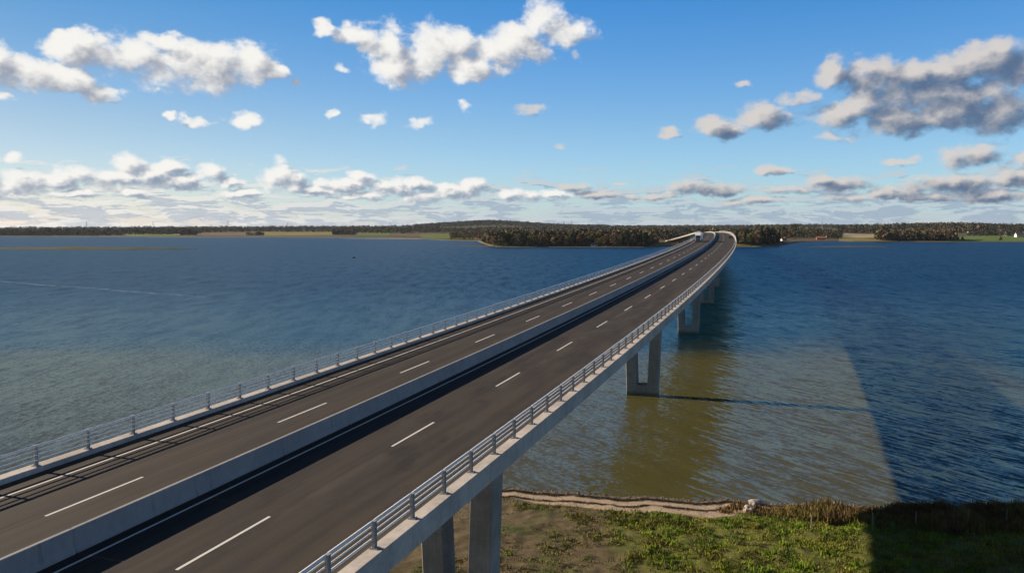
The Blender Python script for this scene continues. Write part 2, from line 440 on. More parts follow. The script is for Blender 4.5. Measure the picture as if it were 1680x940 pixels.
def bpt(s, o, h=0.0, absz=None):
    s = np.atleast_1d(np.asarray(s, float)); t = heading(s)
    x = AX + np.interp(s, _G, _cx) - _x0 + o * np.cos(t); y = AY + np.interp(s, _G, _cy) - _y0 - o * np.sin(t)
    z = prof_z(s) + h + o * CROSS if absz is None else np.full(len(s), float(absz))
    return np.stack([x, y, z], 1)
S0, S1 = -66.0, 1262.0
P_S, P_SP = 33.056, 81.10
BORG = np.array([*bpt(S0, 0)[0][:2], 0.0])

def stations(a, b_, near=3.0):
    out = [a]; s = a
    while s < b_:
        st_ = near if s < 130 else (6.0 if s < 400 else 10.0)
        s = min(b_, s + st_); out.append(s)
    return np.array(out)

def sweep(name, prof, a, b_, mat, parent, closed=True, caps=True, ss=None, smooth=False, org=BORG):
    """profile [(offset, height)] swept along the alignment"""
    ss = stations(a, b_) if ss is None else ss
    n = len(prof); k = len(ss)
    V = np.zeros((k, n, 3)); UV = np.zeros((k, n, 2))
    for j, (o, h) in enumerate(prof):
        V[:, j] = bpt(ss, o, h) - org
        UV[:, j, 0] = o; UV[:, j, 1] = ss
    idx = lambda i, j: i * n + j
    F = []
    rngj = range(n) if closed else range(n - 1)
    for i in range(k - 1):
        for j in rngj:
            jj = (j + 1) % n
            F.append((idx(i, j), idx(i + 1, j), idx(i + 1, jj), idx(i, jj)))
    if closed and caps:
        F.append(tuple(idx(0, j) for j in range(n))); F.append(tuple(idx(k - 1, j) for j in reversed(range(n))))
    me = mesh(name, V.reshape(-1, 3), F, mat, uv=UV.reshape(-1, 2), smooth=smooth)
    return obj(name, me, parent)

bridge = empty('road_bridge', tuple(BORG), 0, 'long curving grey concrete motorway bridge crossing the fjord on V shaped piers', 'bridge')
# deck slab with cantilevers, profile clockwise when looking along the road
sweep('deck_slab', [(-10.02, -0.04), (10.02, -0.04), (10.02, -0.55), (4.3, -0.95), (-4.3, -0.95), (-10.02, -0.55)], S0, S1, M['concrete'], bridge)
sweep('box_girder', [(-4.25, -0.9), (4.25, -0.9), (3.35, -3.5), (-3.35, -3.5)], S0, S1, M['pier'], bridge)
for sg in (-1, 1):
    pr = [(sg * 9.58, -0.03), (sg * 9.58, 0.22), (sg * 9.60, 0.25), (sg * 10.16, 0.27), (sg * 10.18, 0.25), (sg * 10.18, -0.66), (sg * 10.03, -0.66), (sg * 10.03, -0.03)]
    if sg > 0: pr = pr
    o = sweep('kerb', pr, S0, S1, M['kerb'], bridge); recalc(o.data)
roadL = sweep('road_surface', [(-9.57, 0.0), (-0.55, 0.0)], S0, S1, M['asphalt'], bridge, closed=False)
roadR = sweep('road_surface', [(-0.54, 0.0), (9.57, 0.0)], S0, S1, M['asphalt'], bridge, closed=False)
# markings
sweep('edge_line', [(-8.15, 0.004), (-8.03, 0.004)], S0, S1, M['paint'], roadL, closed=False)
sweep('edge_line', [(-1.02, 0.004), (-0.90, 0.004)], S0, S1, M['paint'], roadL, closed=False)
sweep('edge_line', [(0.29, 0.004), (0.41, 0.004)], S0, S1, M['paint'], roadR, closed=False)
for road, off_, ph in ((roadR, 4.05, 0.05), (roadL, -4.453, 2.09)):
    for k in range(-4, 83):
        s = ph + 15.0 * k
        o = sweep('lane_dash', [(off_ - 0.065, 0.004), (off_ + 0.065, 0.004)], 0, 0, M['paint'], road, closed=False, ss=np.array([s, s + 2.5, s + 5.0]))
# median barrier, 6 m precast segments
bp = [(-0.20, 0.0), (-0.80 + 1.1e-9, 0.0), (-0.78, 0.08), (-0.62, 0.32), (-0.56, 0.86), (-0.54, 0.89), (-0.30, 0.89), (-0.28, 0.86), (-0.34, 0.34), (-0.21, 0.10)]
bp = [(-0.26, 0.001), (-0.26, 0.09), (-0.36, 0.30), (-0.37, 0.86), (-0.385, 0.885), (-0.535, 0.885), (-0.55, 0.86), (-0.56, 0.30), (-0.66, 0.09), (-0.66, 0.001)]
def barrier_segment(s):
    st_ = [(s + 0.004, 0.035), (s + 0.045, 0.0), (s + 2.0, 0.0), (s + 4.0, 0.0), (s + 5.955, 0.0), (s + 5.996, 0.035)]
    V = []; F = []; n = len(bp)
    for sv, sh in st_:
        for o_, h_ in bp:
            oo = -0.46 + (o_ + 0.46) * (1 - sh / 0.12); V.append(bpt(sv, oo, h_ - (sh * 0.5 if h_ > 0.5 else 0))[0] - BORG)
    for i in range(len(st_) - 1):
        for j in range(n): F.append((i * n + j, (i + 1) * n + j, (i + 1) * n + (j + 1) % n, i * n + (j + 1) % n))
    F.append(tuple(range(n))); F.append(tuple(reversed(range(len(V) - n, len(V)))))
    return recalc(mesh('barrier_segment', V, F, M['barrier']))
for k in range(-10, 210):
    obj('barrier_segment', barrier_segment(6.0 * k - 0.1), bridge)
# railings
def post_mesh():
    mb = MB()
    mb.box((0, 0, 0.012), (0.34, 0.26, 0.024))
    mb.box((0, 0, 0.50), (0.045, 0.16, 0.96), taper=(1, 0.8), shift=(0, 0))
    mb.box((0.0, 0.085, 0.50), (0.10, 0.014, 0.95))
    mb.box((0.0, -0.085, 0.50), (0.10, 0.014, 0.95))
    mb.box((0, 0, 0.985), (0.16, 0.2, 0.03))
    for z in (0.31, 0.55, 0.76): mb.box((0.09, 0, z), (0.09, 0.07, 0.06))
    for a, c_ in ((-0.12, -0.09), (0.12, -0.09), (-0.12, 0.09), (0.12, 0.09)): mb.cyl((a, c_, 0.02), (a, c_, 0.06), 0.018, n=6)
    return mb.make('post', M['post'])
pm = post_mesh()
RAILH = [(0.31, 0.042), (0.55, 0.031), (0.76, 0.031), (0.965, 0.052)]
for sg, ph in ((1, 3.279), (-1, 6.042)):
    oc_ = 9.81 * sg
    rl = empty('railing', (0, 0, 0)); rl.parent = bridge
    for hh, r in RAILH:
        pr = [(oc_ - sg * 0.12 + r * math.cos(t), 0.25 + hh + r * math.sin(t)) for t in [2 * math.pi * k / 8 for k in range(8)]]
        if hh > 0.9: pr = [(oc_ - sg * 0.05 + r * 1.1 * math.cos(t), 0.25 + hh + r * math.sin(t)) for t in [2 * math.pi * k / 8 for k in range(8)]]
        ss = stations(S0 + 2, S1 - 2)
        o = sweep('handrail' if hh > 0.9 else 'rail', pr, S0, S1, M['steel'], rl, caps=True, ss=ss, smooth=True); recalc(o.data)
    far_v = []; far_f = []
    kk = 0
    k0_ = int((S0 + 3 - ph) / 2.8806)
    nmax = int((S1 - 3 - ph) / 2.8806)
    for k in range(k0_, nmax):
        s = ph + 2.8806 * k
        p = bpt(s, oc_, 0.262)[0] - BORG
        rz = -heading(s) + (math.pi if sg > 0 else 0.0)
        if kk < 170:
            o = obj('post', pm, rl, tuple(p), rz)
        else:
            mb = MB(); mb.box((p[0], p[1], p[2] + 0.49), (0.12, 0.16, 0.98), rz=rz)
            bi = len(far_v); far_v += mb.v; far_f += [tuple(i + bi for i in f_) for f_ in mb.f]
        kk += 1
    o = obj('post_row', mesh('post_row', far_v, far_f, M['post']), rl, kind='stuff')

# piers: two leaning legs on a joining base beam
def pier(s, zg):
    c0 = bpt(s, 0, 0)[0]; zt = c0[2] - 3.5; th = float(heading(s))
    r = empty('pier', tuple(np.array([c0[0], c0[1], zg]) - BORG), -th); r.parent = bridge
    H_ = zt - zg
    D = 2.2
    ref = 0.0 - zg          # slopes are measured from water level
    def xo(z): return 2.63 + 0.036 * max(0.0, z - ref)
    def xi(z): return 0.82 + 0.040 * max(0.0, z - ref)
    zb = 1.95 + max(0.0, ref)
    if ref < -0.5: zb = 0.1
    for sg in (-1, 1):
        v = []; zs = [-3.0, zb, zb + 0.001, H_ * 0.5, H_ + 0.25]
        for z in (zb - 4.5, zb, H_ * 0.5, H_ + 0.2):
            a, c_ = sg * xi(z if z > zb else zb), sg * xo(z)
            ch = 0.07
            lo, hi = min(a, c_), max(a, c_)
            v += [(lo + ch, -D / 2, z), (hi - ch, -D / 2, z), (hi, -D / 2 + ch, z), (hi, D / 2 - ch, z), (hi - ch, D / 2, z), (lo + ch, D / 2, z), (lo, D / 2 - ch, z), (lo, -D / 2 + ch, z)]
        f = []
        for i in range(3):
            for j in range(8): f.append((i * 8 + j, i * 8 + (j + 1) % 8, (i + 1) * 8 + (j + 1) % 8, (i + 1) * 8 + j))
        f += [tuple(reversed(range(8))), tuple(range(24, 32))]
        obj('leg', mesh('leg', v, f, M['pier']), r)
    hw = xi(zb) - 0.001
    mb = MB(); mb.box((0, 0.0, zb / 2 - 2.0), (2 * hw, D - 0.12, zb + 4.0))
    obj('base_beam', mb.make('base_beam', M['pier']), r)
    return r
GROUND_AT_PIER = {-1: 1.6, 0: 1.5}
for k in range(-1, 16):
    s = P_S + P_SP * k
    if s > S1 - 20: break
    zg = GROUND_AT_PIER.get(k, 0.0)
    if s > 1060: zg = 1.5
    pier(s, zg)
# far abutment
c0 = bpt(S1, 0, 0)[0]
for (sA, hd_, sgn) in ((S0, heading(S0), -1), (S1, heading(S1), 1)):
    c0 = bpt(sA, 0, 0)[0]
    mb = MB(); mb.box((0, sgn * 1.5, (c0[2] - 0.1) / 2 - 1.0), (19.0, 3.0, c0[2] + 1.8))
    obj('abutment', mb.make('abutment', M['pier']), bridge, tuple(np.array([c0[0], c0[1], 0]) - BORG), -float(hd_))
# approach roads beyond the abutments, on embankments
def approach(sA, sB):
    ss = np.linspace(sA, sB, 12)
    zc = prof_z(ss); 
    pr = [(-10.2, -0.05), (10.2, -0.05), (24.0, -12.0), (-24.0, -12.0)]
    V = []; F = []
    for i, s in enumerate(ss):
        for o_, h_ in pr: V.append(bpt(s, o_, h_)[0])
    for i in range(len(ss) - 1):
        for j in range(4): F.append((i * 4 + j, (i + 1) * 4 + j, (i + 1) * 4 + (j + 1) % 4, i * 4 + (j + 1) % 4))
    F += [(0, 1, 2, 3), tuple(len(V) - 4 + k for k in (3, 2, 1, 0))]
    return V, F

# ------------------------------------------------------------------ water
HAZE = 1.5e-5
WRUF = 0.045
WS1, WS2, WS3 = 1.0, 0.85, 0.40
m, q, b = newmat('water')
g = q.n('ShaderNodeNewGeometry').outputs['Position']
gx, gy, gz = q.sep(g)
# rotate so that the first axis runs along the crests (0.25,-0.97)
ca, sa = 0.25, -0.968
yc = q.math('MINIMUM', gy, 420.0)
al = q.add(q.mul(gx, ca), q.mul(gy, sa))
# the crests fan out slightly across the bay
ac = q.add(q.mul(gx, -1.0), q.mul(yc, q.step(gx, -75.0, -15.0, 0.06, -0.60)))
wv = q.xyz(q.mul(al, 0.16), q.mul(ac, 0.75), 0)
pal_ = q.xyz(al, ac, 0)
gust = q.noise(q.vm('MULTIPLY', g, (0.0035, 0.010, 1)), 1.0, 4.0, 0.6)
amp = q.step(gust, 0.30, 0.70, 0.70, 1.25)
# facet slopes: long crests, shorter chop, ripples (a slope field, so far water keeps its glitter)
s1 = q.sub(q.noise(q.vm('MULTIPLY', pal_, (0.19, 1.10, 1)), 1.0, 2.0, 0.5, 0.25), 0.5)
s2 = q.sub(q.noise(q.vm('MULTIPLY', pal_, (0.50, 2.6, 1)), 1.0, 3.0, 0.6, 0.15), 0.5)
s3 = q.vm('SUBTRACT', q.noise(g, 1.7, 3.0, 0.65, col=True), (0.5, 0.5, 0.5))
s3x, s3y, _s = q.sep(s3)
s4 = q.sub(q.noise(q.vm('MULTIPLY', pal_, (0.035, 0.11, 1)), 1.0, 7.0, 0.75, 0.2), 0.5)
s5 = q.sub(q.noise(q.vm('MULTIPLY', g, (0.16, 0.045, 1)), 1.0, 7.0, 0.78), 0.5)
sc_ = q.mul(q.add(q.add(q.mul(s1, WS1), q.mul(s2, WS2)), q.mul(s4, 0.55)), amp)
# across-crest unit vector = (sa, -ca)
nxx = q.add(q.mul(sc_, sa), q.mul(q.mul(s3x, WS3), amp)); nyy = q.add(q.add(q.mul(sc_, -ca), q.mul(q.mul(s3y, WS3), amp)), q.mul(s5, q.step(gy, 120.0, 500.0, 0.25, 0.75)))
nb = q.vm('NORMALIZE', q.xyz(nxx, nyy, 1.0))
# the bed showing through: olive sand in the shallows, deep blue green beyond
sh_n = q.noise(q.vm('MULTIPLY', g, (0.02, 0.03, 1)), 1.0, 4.0, 0.6)
edge = q.add(gy, q.mul(q.sub(sh_n, 0.5), 60.0))
shallow = q.mul(q.step(edge, 205.0, 165.0), q.step(gx, 112.0, 78.0))
bedn = q.noise(q.vm('MULTIPLY', q.xyz(al, ac, 0), (0.10, 0.30, 1)), 1.0, 5.0, 0.6)
weed = q.step(q.noise(q.vm('MULTIPLY', g, (0.16, 0.30, 1)), 1.0, 5.0, 0.65), 0.60, 0.72)
bed = q.mix(bedn, (0.048, 0.044, 0.012, 1), (0.084, 0.076, 0.028, 1))
bed = q.mix(q.mul(weed, q.step(gy, 125.0, 95.0)), bed, (0.035, 0.040, 0.028, 1))
deep = (0.010, 0.030, 0.042, 1)
left = q.step(gx, 60.0, -160.0)
deepc = q.mix(left, (0.000, 0.012, 0.022, 1), (0.030, 0.042, 0.044, 1))  # paler towards the left: sun and cloud reflection put into the body colour
bc = q.mix(shallow, deepc, bed)
# a thin foam line drifting on the left
(fx0, fy0), (fx1, fy1) = (-272.55,419.30), (-106.43,311.94)
L_ = math.hypot(fx1 - fx0, fy1 - fy0); nx, ny = -(fy1 - fy0) / L_, (fx1 - fx0) / L_
dist_ = q.math('ABSOLUTE', q.add(q.add(q.mul(gx, nx), q.mul(gy, ny)), q.add(q.mul(q.sub(q.noise(g, 0.02, 3.0), 0.5), 9.0), -(fx0 * nx + fy0 * ny))))
foam = q.mul(q.step(dist_, 1.6, 0.2), q.mul(q.step(q.noise(g, 0.25, 4.0, 0.7), 0.42, 0.62), q.step(gx, fx1 + 5, fx1 - 40)))
bc = q.mix(q.mul(foam, 0.55), bc, (0.5, 0.5, 0.5, 1))
far_r = q.step(gy, 70.0, 420.0)
dif = q.n('ShaderNodeBsdfDiffuse'); q.put(dif.inputs['Color'], bc)
gl = q.n('ShaderNodeBsdfAnisotropic', distribution='BECKMANN')
gl.inputs['Color'].default_value = (0.72, 0.95, 1.0, 1)
q.put(gl.inputs['Roughness'], q.math('MULTIPLY_ADD', far_r, 0.28, 0.18)); q.put(gl.inputs['Normal'], nb)
# Fresnel averaged over the unresolved ripples: never reaches 1 at grazing angles on a wind-ruffled surface
inc = q.n('ShaderNodeNewGeometry').outputs['Incoming']
cs = q.math('MAXIMUM', q.vm('DOT_PRODUCT', inc, nb), 0.0)
ce = q.math('SQRT', q.add(q.mul(cs, cs), WRUF))
fr = q.math('MULTIPLY_ADD', q.math('POWER', q.sub(1.0, ce), 5.0), 0.98, 0.02)
mx = q.n('ShaderNodeMixShader'); q.put(mx.inputs[0], fr)
m.node_tree.links.new(dif.outputs[0], mx.inputs[1]); m.node_tree.links.new(gl.outputs[0], mx.inputs[2])
outn = [n for n in m.node_tree.nodes if n.type == 'OUTPUT_MATERIAL'][0]
m.node_tree.links.new(mx.outputs[0], outn.inputs[0])
M['water'] = m
mb_v = [(-14000, -3000, 0), (14000, -3000, 0), (14000, 16000, 0), (-14000, 16000, 0)]
obj('water', mesh('water', mb_v, [(0, 1, 2, 3)], M['water']), kind='structure')

# ------------------------------------------------------------------ near shore
SHX = [-400, -250, -120, -60, -30, -15, (-0.75,86.65)[0], (10.61,84.35)[0], (20.27,82.93)[0], (25.28,82.13)[0], (33.83,80.78)[0], (41.93,80.36)[0], (53.55,80.63)[0], 90, 160, 400]
SHY = [10, 40, 74, 86, 89, 89, (-0.75,86.65)[1], (10.61,84.35)[1], (20.27,82.93)[1], (25.28,82.13)[1], (33.83,80.78)[1], (41.93,80.36)[1], (53.55,80.63)[1], 84, 92, 110]
def nz(x, y, s, seed=0):
    # cheap smooth value noise
    x = np.asarray(x) * s + seed * 17.3; y = np.asarray(y) * s + seed * 9.1
    xi = np.floor(x).astype(int); yi = np.floor(y).astype(int); fx = x - xi; fy = y - yi
    fx = fx * fx * (3 - 2 * fx); fy = fy * fy * (3 - 2 * fy)
    def h(a, b_): 
        v = np.sin(a * 127.1 + b_ * 311.7 + seed * 74.7) * 43758.5453
        return v - np.floor(v)
    return (h(xi, yi) * (1 - fx) + h(xi + 1, yi) * fx) * (1 - fy) + (h(xi, yi + 1) * (1 - fx) + h(xi + 1, yi + 1) * fx) * fy
def shore_y(x): return np.interp(x, SHX, SHY) + ((nz(x, x * 0, 0.35, 3) - 0.5) * 1.3 + (nz(x, x * 0, 1.1, 33) - 0.5) * 0.5) * (np.abs(np.asarray(x) - 20) < 60)
def ground_z(x, y):
    d = shore_y(x) - y
    z = np.where(d < 0, d * 0.12, np.where(d < 7, 0.02 + d * 0.10, 0.72 + (1 - np.exp(-(d - 7) / 14.0)) * 1.0))
    bank = np.clip((np.asarray(x) - 22) / 10.0, 0, 1) * np.clip(d / 3.0, 0, 1) * 0.55
    rough = (nz(x, y, 0.5, 1) - 0.5) * 0.30 + (nz(x, y, 1.3, 2) - 0.5) * 0.18 + (nz(x, y, 3.1, 4) - 0.5) * 0.06
    return np.maximum(z, -1.2) + bank + rough * np.clip((d - 1.0) / 8.0, 0.06, 1)
xs = np.concatenate([np.linspace(-700, -60, 33)[:-1], np.linspace(-60, -22, 30)[:-1], np.linspace(-22, 62, 281)[:-1], np.linspace(62, 130, 35)[:-1], np.linspace(130, 700, 30)])
ys = np.concatenate([np.linspace(-900, 0, 46)[:-1], np.linspace(0, 52, 53)[:-1], np.linspace(52, 93, 176)[:-1], np.linspace(93, 125, 12)])
XX, YY = np.meshgrid(xs, ys); ZZ = ground_z(XX, YY)
V = np.stack([XX.ravel(), YY.ravel(), ZZ.ravel()], 1)
nx_, ny_ = len(xs), len(ys)
ii, jj = np.meshgrid(np.arange(nx_ - 1), np.arange(ny_ - 1)); a_ = (jj * nx_ + ii).ravel()
F = np.stack([a_, a_ + 1, a_ + nx_ + 1, a_ + nx_], 1)
dd = (shore_y(XX) - YY).ravel()
UVn = np.stack([dd, XX.ravel()], 1)

m, q, b = newmat('shore_ground')
uv = q.n('ShaderNodeUVMap').outputs[0]
d_, x_, _ = q.sep(uv)
g = q.n('ShaderNodeNewGeometry').outputs['Position']
wob = q.mul(q.sub(q.noise(g, 0.28, 5.0, 0.65), 0.5), 2.2)
wob2 = q.mul(q.sub(q.noise(g, 1.4, 5.0, 0.72), 0.5), 1.9)
dw = q.add(d_, q.add(q.mul(wob, 0.5), wob2))
grain = q.noise(g, 9.0, 4.0, 0.7)
sand = q.mix(grain, (0.22, 0.165, 0.105, 1), (0.46, 0.36, 0.26, 1))
sand = q.mix(q.mul(q.step(q.noise(g, 1.8, 5.0, 0.7), 0.52, 0.66), 0.6), sand, (0.10, 0.07, 0.042, 1))
sand = q.mix(q.step(dw, 1.3, 0.2), sand, (0.085, 0.072, 0.05, 1))
def line(c_, w_, fade):
    k = q.step(q.math('ABSOLUTE', q.sub(dw, c_)), w_, w_ * 0.35)
    return q.mul(k, fade)
wr1 = line(1.5, 0.95, q.step(q.noise(g, 0.5, 4.0), 0.22, 0.42))
wr2 = line(4.3, 0.5, q.step(q.noise(g, 0.35, 4.0), 0.33, 0.5))
sand = q.mix(wr1, sand, (0.030, 0.023, 0.015, 1)); sand = q.mix(wr2, sand, (0.045, 0.030, 0.020, 1))
n1 = q.noise(g, 0.22, 5.0, 0.62); n2 = q.noise(g, 1.6, 5.0, 0.65)
dirt = q.mix(n2, (0.050, 0.038, 0.018, 1), (0.165, 0.125, 0.070, 1))
dirt = q.mix(q.step(n1, 0.50, 0.66), dirt, (0.060, 0.070, 0.018, 1))
trk = q.noise(q.vm('MULTIPLY', g, (0.5, 2.6, 1)), 1.0, 4.0, 0.6, 1.0)
dirt = q.mix(q.mul(q.step(trk, 0.58, 0.68), 0.6), dirt, (0.035, 0.028, 0.016, 1))
grs = q.mix(n2, (0.052, 0.056, 0.012, 1), (0.150, 0.160, 0.026, 1))
grs = q.mix(q.step(q.noise(g, 0.5, 5.0, 0.65), 0.52, 0.7), grs, (0.115, 0.095, 0.035, 1))
isg = q.step(q.add(x_, q.mul(wob, 5.0)), 7.0, 13.0)
veg = q.mix(isg, dirt, grs)
lim = q.add(q.step(x_, -1.0, 9.0, 4.8, 6.6), q.step(x_, 21.0, 29.0, 0.0, -4.2))
isv = q.step(q.sub(dw, lim), -0.25, 0.25)
q.put(b.inputs['Base Color'], q.mix(isv, sand, veg))
b.inputs['Roughness'].default_value = 0.95
b.inputs['Specular IOR Level'].default_value = 0.2
q.put(b.inputs['Normal'], bump(q, q.add(n2, grain), 0.7, 0.15))
M['ground'] = m
obj('ground', mesh('ground', V, F, M['ground'], uv=UVn, smooth=True), kind='structure')
# near approach embankment
V, F = approach(S0, -118.0)
obj('embankment', recalc(mesh('embankment', V, F, M['ground'])), kind='structure')

def tint_mat(name, rough=0.9, bright=1.0, trans=0.0, randomise=0.0):
    m, q, b = newmat(name)
    a = q.n('ShaderNodeVertexColor'); a.layer_name = 'tint'
    c = a.outputs[0]
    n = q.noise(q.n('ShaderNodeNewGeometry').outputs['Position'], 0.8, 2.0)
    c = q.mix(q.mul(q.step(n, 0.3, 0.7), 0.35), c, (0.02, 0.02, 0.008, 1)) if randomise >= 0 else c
    if randomise > 0:
        rnd = q.n('ShaderNodeObjectInfo').outputs['Random']
        h = q.n('ShaderNodeHueSaturation')
        q.put(h.inputs['Hue'], q.add(0.5 - 0.02 * randomise, q.mul(rnd, 0.04 * randomise)))
        q.put(h.inputs['Value'], q.add(1 - 0.3 * randomise, q.mul(q.math('FRACT', q.mul(rnd, 7.13)), 0.7 * randomise)))
        q.put(h.inputs['Color'], c); c = h.outputs[0]
    q.put(b.inputs['Base Color'], c)
    b.inputs['Roughness'].default_value = rough; b.inputs['Specular IOR Level'].default_value = 0.15
    return m
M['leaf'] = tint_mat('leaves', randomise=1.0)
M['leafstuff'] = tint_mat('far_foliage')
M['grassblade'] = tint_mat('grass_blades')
M['bark'] = simple('bark', (0.09, 0.07, 0.05), rough=0.9, var=0.3, scale=3.0)
M['deadwood'] = simple('weathered_wood', (0.13, 0.11, 0.085), rough=0.85, var=0.3, scale=8.0)
M['rock'] = simple('rock', (0.30, 0.27, 0.23), rough=0.9, var=0.4, scale=2.5, bmp=0.8, bscale=6.0)
M['palerock'] = simple('pale_rock', (0.52, 0.45, 0.38), rough=0.9, var=0.25, scale=3.0, bmp=0.8, bscale=6.0)
M['darkrock'] = simple('dark_rock', (0.03, 0.03, 0.028), rough=0.9, var=0.4, scale=2.0)

def blades(name, px_, py_, h, w_, n_each, cols, lean=0.35, label=None, cat=None):
    """tufts of blades: each blade one bent quad (two triangles up to a point)"""
    N = len(px_) ; T = N * n_each
    bx = np.repeat(px_, n_each) + rng.normal(0, 1, T) * np.repeat(w_, n_each) * 1.6
    by = np.repeat(py_, n_each) + rng.normal(0, 1, T) * np.repeat(w_, n_each) * 1.6
    hz_ = np.repeat(h, n_each) * rng.uniform(0.55, 1.15, T)
    ww = np.repeat(w_, n_each) * rng.uniform(0.25, 0.5, T)
    ang = rng.uniform(0, 2 * np.pi, T); la = rng.uniform(0, 2 * np.pi, T); ll = rng.uniform(0, lean, T) * hz_
    bz = ground_z(bx, by) - 0.04
    ux, uy = np.cos(ang) * ww / 2, np.sin(ang) * ww / 2
    v0 = np.stack([bx - ux, by - uy, bz], 1); v1 = np.stack([bx + ux, by + uy, bz], 1)
    mx, my = bx + np.cos(la) * ll * 0.4, by + np.sin(la) * ll * 0.4
    v2 = np.stack([mx + ux * 1.1, my + uy * 1.1, bz + hz_ * 0.6], 1); v3 = np.stack([mx - ux * 1.1, my - uy * 1.1, bz + hz_ * 0.6], 1)
    v4 = np.stack([bx + np.cos(la) * ll, by + np.sin(la) * ll, bz + hz_], 1)
    V = np.stack([v0, v1, v2, v3, v4], 1).reshape(-1, 3)
    i = np.arange(T) * 5
    cc = np.repeat(cols, n_each, 0) * rng.uniform(0.7, 1.3, (T, 1))
    CC = np.repeat(cc, 5, 0)
    q1 = np.stack([i, i + 1, i + 2, i + 3], 1); t1 = np.stack([i + 3, i + 2, i + 4], 1)
    F = q1.tolist() + t1.tolist()
    return obj(name, mesh(name, V, F, M['grassblade'], cols=CC), kind='stuff', label=label, cat=cat)

# green ground plants
N = 42000
gx_ = rng.uniform(-24, 58, N); gy_ = rng.uniform(56, 84, N)
d0 = shore_y(gx_) - gy_
lim_ = np.interp(gx_, [-1, 9, 20, 27], [4.8, 6.8, 6.8, 6.0])
p_ = nz(gx_, gy_, 0.35, 5) * 0.6 + nz(gx_, gy_, 1.1, 6) * 0.4
cl_ = np.clip((nz(gx_, gy_, 0.9, 16) * 0.5 + nz(gx_, gy_, 2.1, 17) * 0.5 - 0.40) * 5.5, 0, 1)
dens = np.where(gx_ > 9 + (nz(gx_, gy_, 0.3, 8) - 0.5) * 8, 0.08 + (0.35 + p_) * cl_, (p_ - 0.45) * 1.6)
k = (d0 > lim_ + 0.2) & (rng.uniform(0, 1, N) < dens)
gx_, gy_, p2 = gx_[k], gy_[k], nz(gx_[k], gy_[k], 0.5, 9)
base_g = np.array([0.130, 0.215, 0.012]); base_y = np.array([0.205, 0.200, 0.026]); base_b = np.array([0.15, 0.11, 0.048])
t_ = np.clip((p2 - 0.35) * 2.2, 0, 1)[:, None]
colg = base_g * (1 - t_) + base_y * t_
brn = (rng.uniform(0, 1, len(gx_)) < np.where(gx_ > 9, 0.22, 0.5))[:, None]
colg = np.where(brn, base_b, colg) * (0.55 + 0.9 * nz(gx_, gy_, 1.2, 15)[:, None])
hh = rng.uniform(0.10, 0.34, len(gx_)) * np.where(gx_ > 9, 1.15, 0.7) * (0.5 + nz(gx_, gy_, 0.8, 18))
blades('grass', gx_, gy_, hh, rng.uniform(0.08, 0.18, len(gx_)), 9, colg, lean=0.9, label='low green weeds and grass covering the ground beside the sandy beach', cat='grass')
# dry reeds and tall brown grass on the bank to the right
N = 9000
rx_ = rng.uniform(21, 62, N); d1 = rng.uniform(0.8, 11.0, N)
cen = np.interp(rx_, [21, 26, 34, 40, 62], [4.6, 5.4, 6.6, 6.2, 6.0]); wid = np.interp(rx_, [21, 26, 34, 40, 62], [1.2, 2.2, 3.6, 4.6, 4.8])
k = (np.abs(d1 - cen) < wid * (0.6 + 0.6 * nz(rx_, d1, 0.4, 11))) & (nz(rx_, d1 * 2, 0.45, 12) > 0.18)
rx_, d1 = rx_[k], d1[k]; ry_ = shore_y(rx_) - d1
cr_ = np.array([0.19, 0.125, 0.052]) * (1 - rng.uniform(0, 0.5, (len(rx_), 1))) + np.array([0.02, 0.035, 0.0]) * (nz(rx_, ry_, 0.3, 13)[:, None] > 0.6)
blades('reeds', rx_, ry_, rng.uniform(0.4, 1.1, len(rx_)) * (0.35 + 1.1 * nz(rx_, ry_, 0.55, 14)) * np.interp(rx_, [21, 30], [0.6, 1.0]), rng.uniform(0.08, 0.16, len(rx_)), 8, cr_, lean=0.35, label='dry brown reeds and tall grass along the bank by the water', cat='reeds')

# wrack: dark seaweed left in two lines along the beach, and pebbles at the water edge
N = 5200
wx_ = rng.uniform(-6, 27, N); ln = rng.integers(0, 2, N)
wd_ = np.where(ln == 0, 1.5, 4.3) + (nz(wx_, wx_ * 0, 0.7, 23) - 0.5) * 1.1 + rng.normal(0, 0.16, N)
k = nz(wx_, ln * 3.0, 1.1, 24) > 0.25
wx_, wd_ = wx_[k], wd_[k]
blades('seaweed', wx_, shore_y(wx_) - wd_, rng.uniform(0.05, 0.13, len(wx_)), rng.uniform(0.08, 0.16, len(wx_)), 4, np.array([[0.035, 0.024, 0.014]]) * rng.uniform(0.5, 1.5, (len(wx_), 1)), lean=1.2, label='dark seaweed washed up in two lines along the sandy beach', cat='seaweed')
N = 520
sx_ = rng.uniform(-8, 46, N); sdist = np.abs(rng.normal(0.5, 0.5, N)); sy_ = shore_y(sx_) - sdist; sz_ = ground_z(sx_, sy_)
PV = []; PF = []; PC = []
oct_ = np.array([(1, 0, 0), (0, 1, 0), (-1, 0, 0), (0, -1, 0), (0, 0, 0.8), (0, 0, -0.5)], float)
of_ = [(0, 1, 4), (1, 2, 4), (2, 3, 4), (3, 0, 4), (1, 0, 5), (2, 1, 5), (3, 2, 5), (0, 3, 5)]
for i in range(N):
    r_ = rng.uniform(0.04, 0.15); a_ = rng.uniform(0, 6.28); R_ = np.array([[math.cos(a_), -math.sin(a_), 0], [math.sin(a_), math.cos(a_), 0], [0, 0, 1]])
    p_ = oct_ * rng.uniform(0.7, 1.3, (6, 1)) * r_ @ R_.T + np.array([sx_[i], sy_[i], max(sz_[i], 0.0) + r_ * 0.2])
    b_ = len(PV); PV += p_.tolist(); PF += [tuple(j + b_ for j in f_) for f_ in of_]
    PC += [tuple(np.array([0.17, 0.14, 0.105]) * rng.uniform(0.4, 1.3))] * 6
